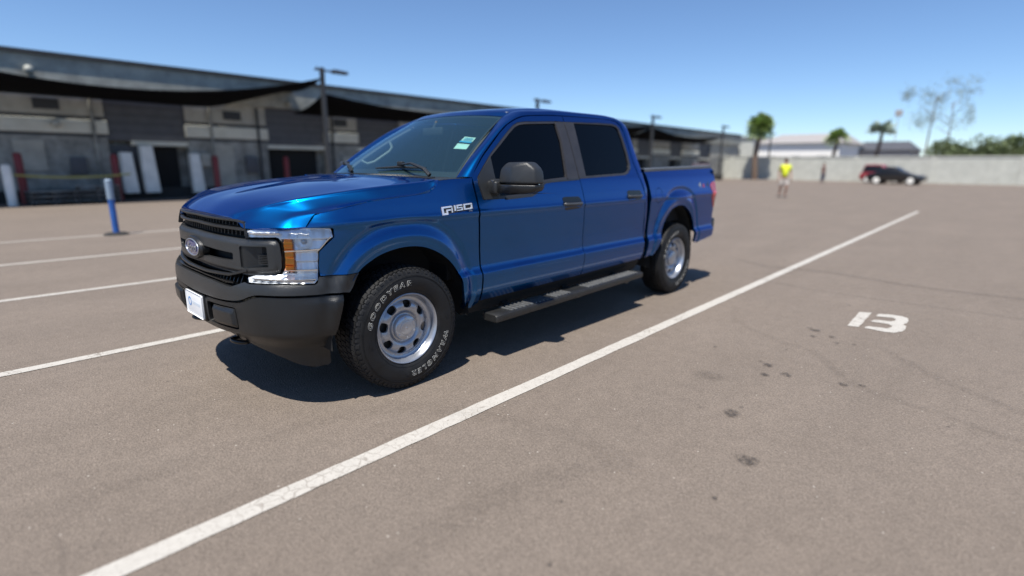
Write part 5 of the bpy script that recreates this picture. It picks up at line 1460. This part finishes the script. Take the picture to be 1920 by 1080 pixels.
# block wall at the back of the lot
e=empty('block_wall',(-60,0,0),0,'long pale block wall across the back of the car park','wall')
b=MB(); b.box((-.15,-21,0),(.15,150,2.30)); b.build('wall_panel',M['whitewall'],e)
b=MB(); b.box((-.2,-21.05,2.302),(.2,150,2.42)); b.build('wall_coping',M['whitewall'],e)
for k in range(18):
    b=MB(); b.box((.15,-20+k*6-.2,0),(.22,-20+k*6+.2,2.30)); b.build('pier',M['whitewall'],e)
# gabled white building
e=empty('white_building',(-80,-16,0),0,'low white building with a grey roof beyond the back wall','building')
M['whiteb']=simple('white_stucco',(.86,.84,.80),.8); M['roofg']=simple('grey_roof',(.33,.31,.30),.8)
b=MB(); b.box((-6,-6.2,0),(6,3.4,4.3)); b.build('walls',M['whiteb'],e)
b=MB(); b.hull([(6.4,-6.8,4.31),(6.4,3.9,4.31),(-6.4,-6.8,4.31),(-6.4,3.9,4.31),(0,-5.2,5.7),(0,2.6,5.7)]); b.build('roof',M['roofg'],e)
for k in range(3):
    b=MB(); b.box((6.0,-5+k*3,1.6),(6.04,-3.9+k*3,2.7)); b.build('window',M['hole'],e)
e=empty('beige_building',(-78,-27.5,0),0,'pale beige building beyond the bushy palm','building')
b=MB(); b.box((-5,-5,0),(5,5,5.0)); b.build('walls',M['whitewall'],e); b=MB(); b.box((-5.2,-5.2,5.002),(5.2,5.2,5.25)); b.build('roof',M['roofg'],e)
for k in range(3):
    b=MB(); b.box((5.0,-4+k*3,2.2),(5.04,-2.7+k*3,3.6)); b.build('window',M['hole'],e)
e=empty('grey_building',(-90,-10.5,0),0,'low grey roofed building between the two thin palms','building')
b=MB(); b.box((-5,-3.4,0),(5,3.6,3.6)); b.build('walls',M['roofg'],e); b=MB(); b.hull([(5.3,-3.8,3.61),(5.3,4,3.61),(-5.3,-3.8,3.61),(-5.3,4,3.61),(0,-2.5,4.9),(0,2.8,4.9)]); b.build('roof',M['bay'],e)
# palms
def palm(x,y,h,cr,nf,mat,lab,trunkr=.22,drop=.6,skirt=False,seed=1,up=.5):
    rg=random.Random(seed); e=empty('palm_tree',(x,y,0),0,lab,'palm tree')
    b=MB(); pts=[(.10*math.sin(k*.7),.08*math.cos(k*.9)-.08,h*k/8) for k in range(9)]
    b.tube(pts,[trunkr*(1.25-.5*k/8) for k in range(9)],n=10); b.build('trunk',M['bark'],e,smooth=60)
    V=[];F=[];top=Vector(pts[-1])
    for f in range(nf):
        az=rg.uniform(0,2*math.pi); el=rg.uniform(-.85 if skirt else -.15,1.35)*(1 if skirt else up*1.5); L=cr*rg.uniform(.8,1.15); d=Vector((math.cos(az)*math.cos(el),math.sin(az)*math.cos(el),math.sin(el)))
        side=Vector((-math.sin(az),math.cos(az),0)); prev=None
        m=9
        for k in range(m+1):
            t=k/m; p=top+d*L*t+Vector((0,0,-drop*L*t*t))
            if k:
                # leaflets both sides
                ll=cr*.40*math.sin(math.pi*min(1,t*.9+.12))
                for sg in (1,-1):
                    for q in (0,.5):
                        pp=p*(1-q)+prev*q; bi=len(V); tip=pp+side*sg*ll+d*ll*.5+Vector((0,0,-ll*rg.uniform(.2,.7)))
                        V+= [pp,pp+d*.10*cr+Vector((0,0,.02)),tip]; F.append((bi,bi+1,bi+2))
                bi=len(V); V+=[prev+side*.02,prev-side*.02,p-side*.015,p+side*.015]; F.append((bi,bi+1,bi+2,bi+3))
            prev=p
    mesh('crown',V,F,M[mat],e)
    return e
palm(-57.5,-16.6,5.7,1.6,90,'frond','bushy green palm in front of the back wall, leftmost palm',.25,.35,True,2,.6)
palm(-68,-11.7,4.9,1.35,44,'frond','round crowned palm right of the low white building',.2,.5,True,3,.55)
palm(-70,-7.9,5.4,1.6,46,'frondpale','wide flat crowned palm above the dark car',.2,.35,False,4,.6)
def airy_tree(x,y,lab):
    rg=random.Random(31); e=empty('tall_tree',(x,y,0),0,lab,'tree')
    for k,(dx,lean,h) in enumerate(((-1.6,.3,13.5),(1.5,-.4,12.0))):
        b=MB(); b.tube([(0,dx+lean*t*1.2,h*t) for t in (0,.25,.5,.75,1)],[.17,.14,.11,.07,.03],n=8)
        for j in range(7):
            t=.55+.06*j; a_=rg.uniform(0,6.28); p0=Vector((0,dx+lean*t*1.2,h*t)); b.tube([p0,p0+Vector((math.cos(a_)*1.2,math.sin(a_)*1.2,.9)),p0+Vector((math.cos(a_)*2.2,math.sin(a_)*2.4,1.6))],[.06,.04,.015],n=5)
        b.build('trunk',M['bark'],e,smooth=60)
    V=[];F=[]
    cl=[(rg.uniform(-3,3),rg.uniform(-4.2,3.6),rg.uniform(8.2,14.6),rg.uniform(.7,1.5)) for _ in range(26)]+[(rg.uniform(-1,1),-5.0+rg.uniform(-.6,.6),13.2+rg.uniform(-.6,.6),1.0) for _ in range(4)]
    for c in cl:
        for _ in range(50):
            d=Vector((rg.gauss(0,1),rg.gauss(0,1),rg.gauss(0,1)))*c[3]*.5; p=Vector(c[:3])+d; s_=rg.uniform(.08,.17)
            a=Vector((rg.gauss(0,1),rg.gauss(0,1),rg.gauss(0,1))).normalized(); bb=a.orthogonal().normalized(); i=len(V)
            V+=[p-a*s_*1.6,p+bb*s_*.5,p+a*s_*1.6,p-bb*s_*.5];F.append((i,i+1,i+2,i+3))
    mesh('crown',V,F,M['frondpale'],e)
airy_tree(-112,-6.6,'tall airy pale tree on thin trunks against the sky at the far right')
def bush(x,y,rx,ry,h,lab,seed):
    rg=random.Random(seed); e=empty('bush',(x,y,0),0,lab,'bush',group='bushes behind the back wall')
    V=[];F=[]
    cl=[(rg.uniform(-rx,rx)*.7,rg.uniform(-ry,ry)*.75,h*rg.uniform(.45,.8),rg.uniform(.5,1.0)*min(ry,h*.45)) for _ in range(9)]
    for _ in range(2600):
        c=rg.choice(cl); d=Vector((rg.gauss(0,1),rg.gauss(0,1),rg.gauss(0,1))).normalized()*c[3]*rg.uniform(.6,1.05)
        p=Vector(c[:3])+d; s=rg.uniform(.10,.22); a=Vector((rg.gauss(0,1),rg.gauss(0,1),rg.gauss(0,1))).normalized(); bb=a.orthogonal().normalized()
        i=len(V);V+=[p-a*s,p+bb*s*.6,p+a*s,p-bb*s*.6];F.append((i,i+1,i+2,i+3))
    mesh('foliage',V,F,M['bush'],e)
    b=MB()
    for k in range(3): b.tube([(0,k*.3-.3,0),(rg.uniform(-.4,.4),k*.8-.8,h*.6)],[.12,.05],n=6)
    b.build('stem',M['bark'],e)
bush(-72,.3,2,2.2,4.3,'low olive bush behind the wall under the tall palms',11); bush(-73,3.3,2,2.0,5.0,'tallest dark bush behind the wall at the right',12); bush(-73,6.6,2,2.3,4.2,'low bush behind the wall nearest the right edge',13); bush(-76,-2.4,2,1.8,4.1,'small bush behind the wall left of the tall palms',14)
bush(-74,10.2,2,2.4,4.4,'bush behind the wall cut by the right edge',15)
# thin sign on a mast
e=empty('sign_mast',(-95,-10.2,0),0,'faint small sign on a thin mast above the flat crowned palm','sign')
b=MB(); b.tube([(0,0,0),(0,0,8.6)],.05); b.build('mast',M['roofg'],e)
b=MB(); b.box((-.1,-.45,8.6),(.1,.45,9.5),.05); b.build('sign_panel',M['roofg'],e)
# far cars
def far_car(x,y,rz,body,lab,L=4.5,W=1.8,H=1.45,suv=False,wheel_c='pads'):
    e=empty('parked_car',(x,y,0),rz,lab,'car')
    def pr(prof,w0,w1,name,mat,bev=.04):
        b=MB(); P=[]
        for (px,pz,ww) in prof: P+=[(px,ww,pz),(px,-ww,pz)]
        b.hull(P,bev); return b.build(name,mat,e,smooth=45)
    h=L/2;w_=W/2
    pr([(-h,.35,w_*.9),(-h+.05,.85,w_*.9),(-h+.6,.95,w_),(h-1.3,.95,w_),(h-.1,.75,w_*.88),(h,.4,w_*.88),(h-.3,.25,w_*.85),(-h+.3,.25,w_*.85)],0,0,'body',body)
    if suv: cb=[(-h+.15,.93,w_*.95),(-h+.35,H,w_*.8),(h-2.0,H+.02,w_*.8),(h-1.35,.93,w_*.95)]
    else: cb=[(-h+.6,.93,w_*.93),(-h+1.3,H,w_*.74),(h-2.1,H,w_*.74),(h-1.25,.93,w_*.93)]
    pr(cb,0,0,'roof',body,.06)
    g=[(px*.97+.0,pz-.06 if pz>1.2 else pz+.03,ww+.012) for px,pz,ww in cb]
    pr(g,0,0,'windows',M['gloss_black'],.02)
    for sx_ in (-1,1):
        for sy in (-1,1):
            b=MB(); b.lathe([(0,.1),(.30,.1),(.33,.06),(.33,-.1),(0,-.1)],n=24,ctr=(sx_*L*.30,sy*(w_-.09),.33)); t_=b.build('wheel',M['tyre'],e,smooth=40)
            b=MB(); b.lathe([(0,.115),(.24,.105),(.25,.09)],n=24,ctr=(0,0,0))
            if sy<0:
                for v in b.bm.verts: v.co.y*=-1
            for v in b.bm.verts: v.co+=Vector((sx_*L*.30,sy*(w_-.09),.33))
            b.build('hubcap',M[wheel_c],t_,smooth=40)
    return e
M['carblack']=simple('black_car_paint',(.012,.012,.014),.25,coat=.6); M['carred']=simple('red_car_paint',(.30,.03,.04),.3,coat=.6); M['carplum']=simple('dark_plum_paint',(.05,.035,.045),.35,coat=.5)
far_car(-53.0,-3.6,R(82),M['carblack'],'black car parked side-on before the back wall',4.0)
far_car(-56.6,-5.0,R(84),M['carred'],'red car standing behind the black car',3.6,H=1.62,suv=True)
far_car(-43.0,-16.2,R(20),M['carplum'],'dark plum car partly hidden behind the tail of the pickup',4.5,H=1.6,suv=True)
# people
def skinned(name,joints,edges,mat,parent,sub=2):
    me=bpy.data.meshes.new(name); me.from_pydata([j[:3] for j in joints],edges,[]); o=link(name,me,mat,parent)
    md=o.modifiers.new('skin','SKIN'); 
    for i,j in enumerate(joints):
        r=j[3]; r=r if isinstance(r,tuple) else (r,r)
        me.skin_vertices[0].data[i].radius=r
        me.skin_vertices[0].data[i].use_root=(i==0)
    md.use_smooth_shade=True
    ss=o.modifiers.new('sub','SUBSURF'); ss.levels=sub; ss.render_levels=sub
    dg=bpy.context.evaluated_depsgraph_get(); m2=bpy.data.meshes.new_from_object(o.evaluated_get(dg)); o.modifiers.clear(); o.data=m2; m2.name=name
    if not m2.materials: m2.materials.append(mat)
    return o
def person(x,y,rz,h,top,legs,lab,vest,shorts=True,skin=(.35,.20,.14)):
    e=empty('person',(x,y,0),rz,lab,'person'); k=h/1.75
    MS=simple('skin',skin,.6); MT=simple('top_cloth',top,.8); ML=simple('leg_cloth',legs,.8); MH=simple('hair',(.03,.02,.015),.7); MSh=simple('shoe',(.06,.06,.06),.6)
    J=[(0,0,.95,(.15,.11)),(0,0,1.15,(.14,.10)),(0,0,1.36,(.17,.11)),(0,0,1.47,(.08,.07)),(.01,0,1.54,(.055,.055)),(.02,0,1.61,(.075,.085)),(.02,0,1.70,(.075,.09)),
       (0,.19,1.42,(.055,.055)),(-.02,.25,1.14,(.042,.042)),(.10,.26,.92,(.030,.030)),(.13,.26,.84,(.034,.020)),
       (0,-.19,1.42,(.055,.055)),(-.04,-.25,1.14,(.042,.042)),(.04,-.27,.90,(.030,.030)),(.06,-.27,.82,(.034,.020)),
       (.02,.09,.86,(.09,.09)),(.12,.10,.48,(.06,.06)),(.02,.10,.10,(.038,.038)),(.13,.10,.04,(.04,.03)),
       (-.02,-.09,.86,(.09,.09)),(-.02,-.10,.48,(.06,.06)),(-.16,-.10,.12,(.038,.038)),(-.06,-.10,.04,(.04,.03))]
    E_=[(0,1),(1,2),(2,3),(3,4),(4,5),(5,6),(2,7),(7,8),(8,9),(9,10),(2,11),(11,12),(12,13),(13,14),(0,15),(15,16),(16,17),(17,18),(0,19),(19,20),(20,21),(21,22)]
    for hand in (10,14):
        px,py,pz,_=J[hand]
        for q in range(4):
            a=len(J); dy=(q-1.5)*.017; ln=(.060,.072,.066,.050)[q]
            J.append((px+dy+.01,py,pz-.045,(.0095,.0095))); J.append((px+dy+.018,py*.99,pz-.045-ln,(.008,.008))); E_+=[(hand,a),(a,a+1)]
        a=len(J); J.append((px+.045,py*.97,pz-.02,(.011,.011))); J.append((px+.058,py*.95,pz-.055,(.009,.009))); E_+=[(hand,a),(a,a+1)]
    J=[(a*k,b_*k,c*k,(d[0]*k,d[1]*k)) for a,b_,c,d in J]
    skinned('body',J,E_,MS,e)
    g=1.16
    T=[(0,0,.88,(.20,.16)),(0,0,1.15,(.19,.15)),(0,0,1.36,(.20,.15)),(0,0,1.455,(.10,.085)),(0,.19,1.42,(.075,.075)),(-.015,.235,1.22,(.062,.062)),(0,-.19,1.42,(.075,.075)),(-.03,-.235,1.22,(.062,.062))]
    T=[(a*k,b_*k,c*k,(d[0]*k,d[1]*k)) for a,b_,c,d in T]
    skinned('vest' if vest else 'shirt',T,[(0,1),(1,2),(2,3),(2,4),(4,5),(2,6),(6,7)],MT,e)
    zl=.55 if shorts else .12
    def at(a,b_,t): return tuple(a[i]*(1-t)+b_[i]*t for i in range(3))
    l1=[(.0,0,.95,(.17,.14)),(.02,.09,.82,(.13,.13)),(.10,.10,.52,(.105,.105))]; r1=[(-.02,-.09,.82,(.13,.13)),(-.02,-.10,.52,(.105,.105))]
    G=l1+r1; ed=[(0,1),(1,2),(0,3),(3,4)]
    if not shorts: G+=[(.03,.10,.14,(.055,.055)),(-.15,-.10,.16,(.055,.055))]; ed+=[(2,5),(4,6)]
    G=[(a*k,b_*k,c*k,(d[0]*k,d[1]*k)) for a,b_,c,d in G]
    skinned('shorts' if shorts else 'trousers',G,ed,ML,e)
    b=MB(); bmesh.ops.create_icosphere(b.bm,subdivisions=3,radius=.098*k)
    for v in b.bm.verts: v.co=Vector((v.co.x*1.05-.012*k,v.co.y*.88,v.co.z*.95+1.685*k))
    bmesh.ops.delete(b.bm,geom=[v for v in b.bm.verts if v.co.z<1.66*k and v.co.x>-.03*k],context='VERTS'); b.build('hair',MH,e,smooth=180)
    b=MB(); b.hull([(.095*k,-.012*k,1.625*k),(.095*k,.012*k,1.625*k),(.118*k,0,1.63*k),(.09*k,0,1.665*k)],0); b.build('nose',MS,e)
    for sy in (1,-1):
        b=MB(); bmesh.ops.create_icosphere(b.bm,subdivisions=2,radius=.011*k)
        for v in b.bm.verts: v.co+=Vector((.094*k,sy*.032*k,1.66*k))
        b.build('eye',MH,e)
    for (fx,fy) in ((.06,.10),(-.11,-.10)):
        b=MB(); b.hull([(fx-.08,fy-.045,0),(fx+.20,fy-.045,0),(fx-.08,fy+.045,0),(fx+.20,fy+.045,0),(fx-.07,fy-.035,.09),(fx+.03,fy-.035,.09),(fx-.07,fy+.035,.09),(fx+.03,fy+.035,.09),(fx+.18,fy,.05)],.015)
        for v in b.bm.verts: v.co*=k
        b.build('shoe',MSh,e,smooth=50)
    return e
person(-25.2,-4.25,R(35),1.78,(.68,.74,.03),(.62,.56,.50),'person in a bright yellow vest and pale shorts walking on the lot','yellow')
person(-52.0,-8.9,R(100),1.75,(.16,.07,.06),(.05,.05,.09),'person in dark clothes standing far off before the back wall',False,shorts=False)

# unseen tree line, added so the doors mirror a dark band
rgt=random.Random(9);V=[];F=[]
for _ in range(9000):
    x=rgt.uniform(-110,70); h=4.2+1.6*math.sin(x*.21)+1.2*math.sin(x*.57+1)
    p=Vector((x,62+rgt.uniform(-2,2)+abs(x)*.02,max(.2,h*rgt.random()**.8))); a=Vector((rgt.gauss(0,1),rgt.gauss(0,1),rgt.gauss(0,1))).normalized(); bb=a.orthogonal().normalized(); r_=rgt.uniform(.5,1.0)
    i=len(V);V+=[p-a*r_,p+bb*r_,p+a*r_,p-bb*r_];F.append((i,i+1,i+2,i+3))
tl_=mesh('added_tree_line',V,F,M['bush']); tag(tl_,'added unseen tree line on the camera side, for the doors to mirror',kind='stuff')
# pipes, vents and boxes on the warehouse front
rgq=random.Random(21)
for x in (3.0,-2.2,-6.1,-8.0,-11.5,-16.2,-22.0,-28.0,-33.2,-39.3):
    b=MB(); b.tube([(x,.10,.45),(x,.10,3.7)],.055,n=8); b.build('downpipe',M['darkband'] if rgq.random()<.6 else M['mottled'],wh,smooth=50)
for x,z,w_,h_ in ((1.6,1.35,.6,.8),(-1.6,1.25,.45,.6),(-5.75,1.5,.35,.5),(-7.6,1.3,.5,.7),(-12.2,1.4,.5,.6),(-17.1,1.3,.7,.9),(-22.2,1.4,.6,.6),(-27.2,1.2,.8,.9)):
    wbox('wall_box',x-w_/2,x+w_/2,0,.16,z-h_/2,z+h_/2,M['bay'] if rgq.random()<.5 else M['lightwall'],.01)
for x in (2.2,-1.0,-7.0,-12.0,-17,-27): wbox('vent',x-.35,x+.35,0,.05,3.15,3.5,M['darkband'])
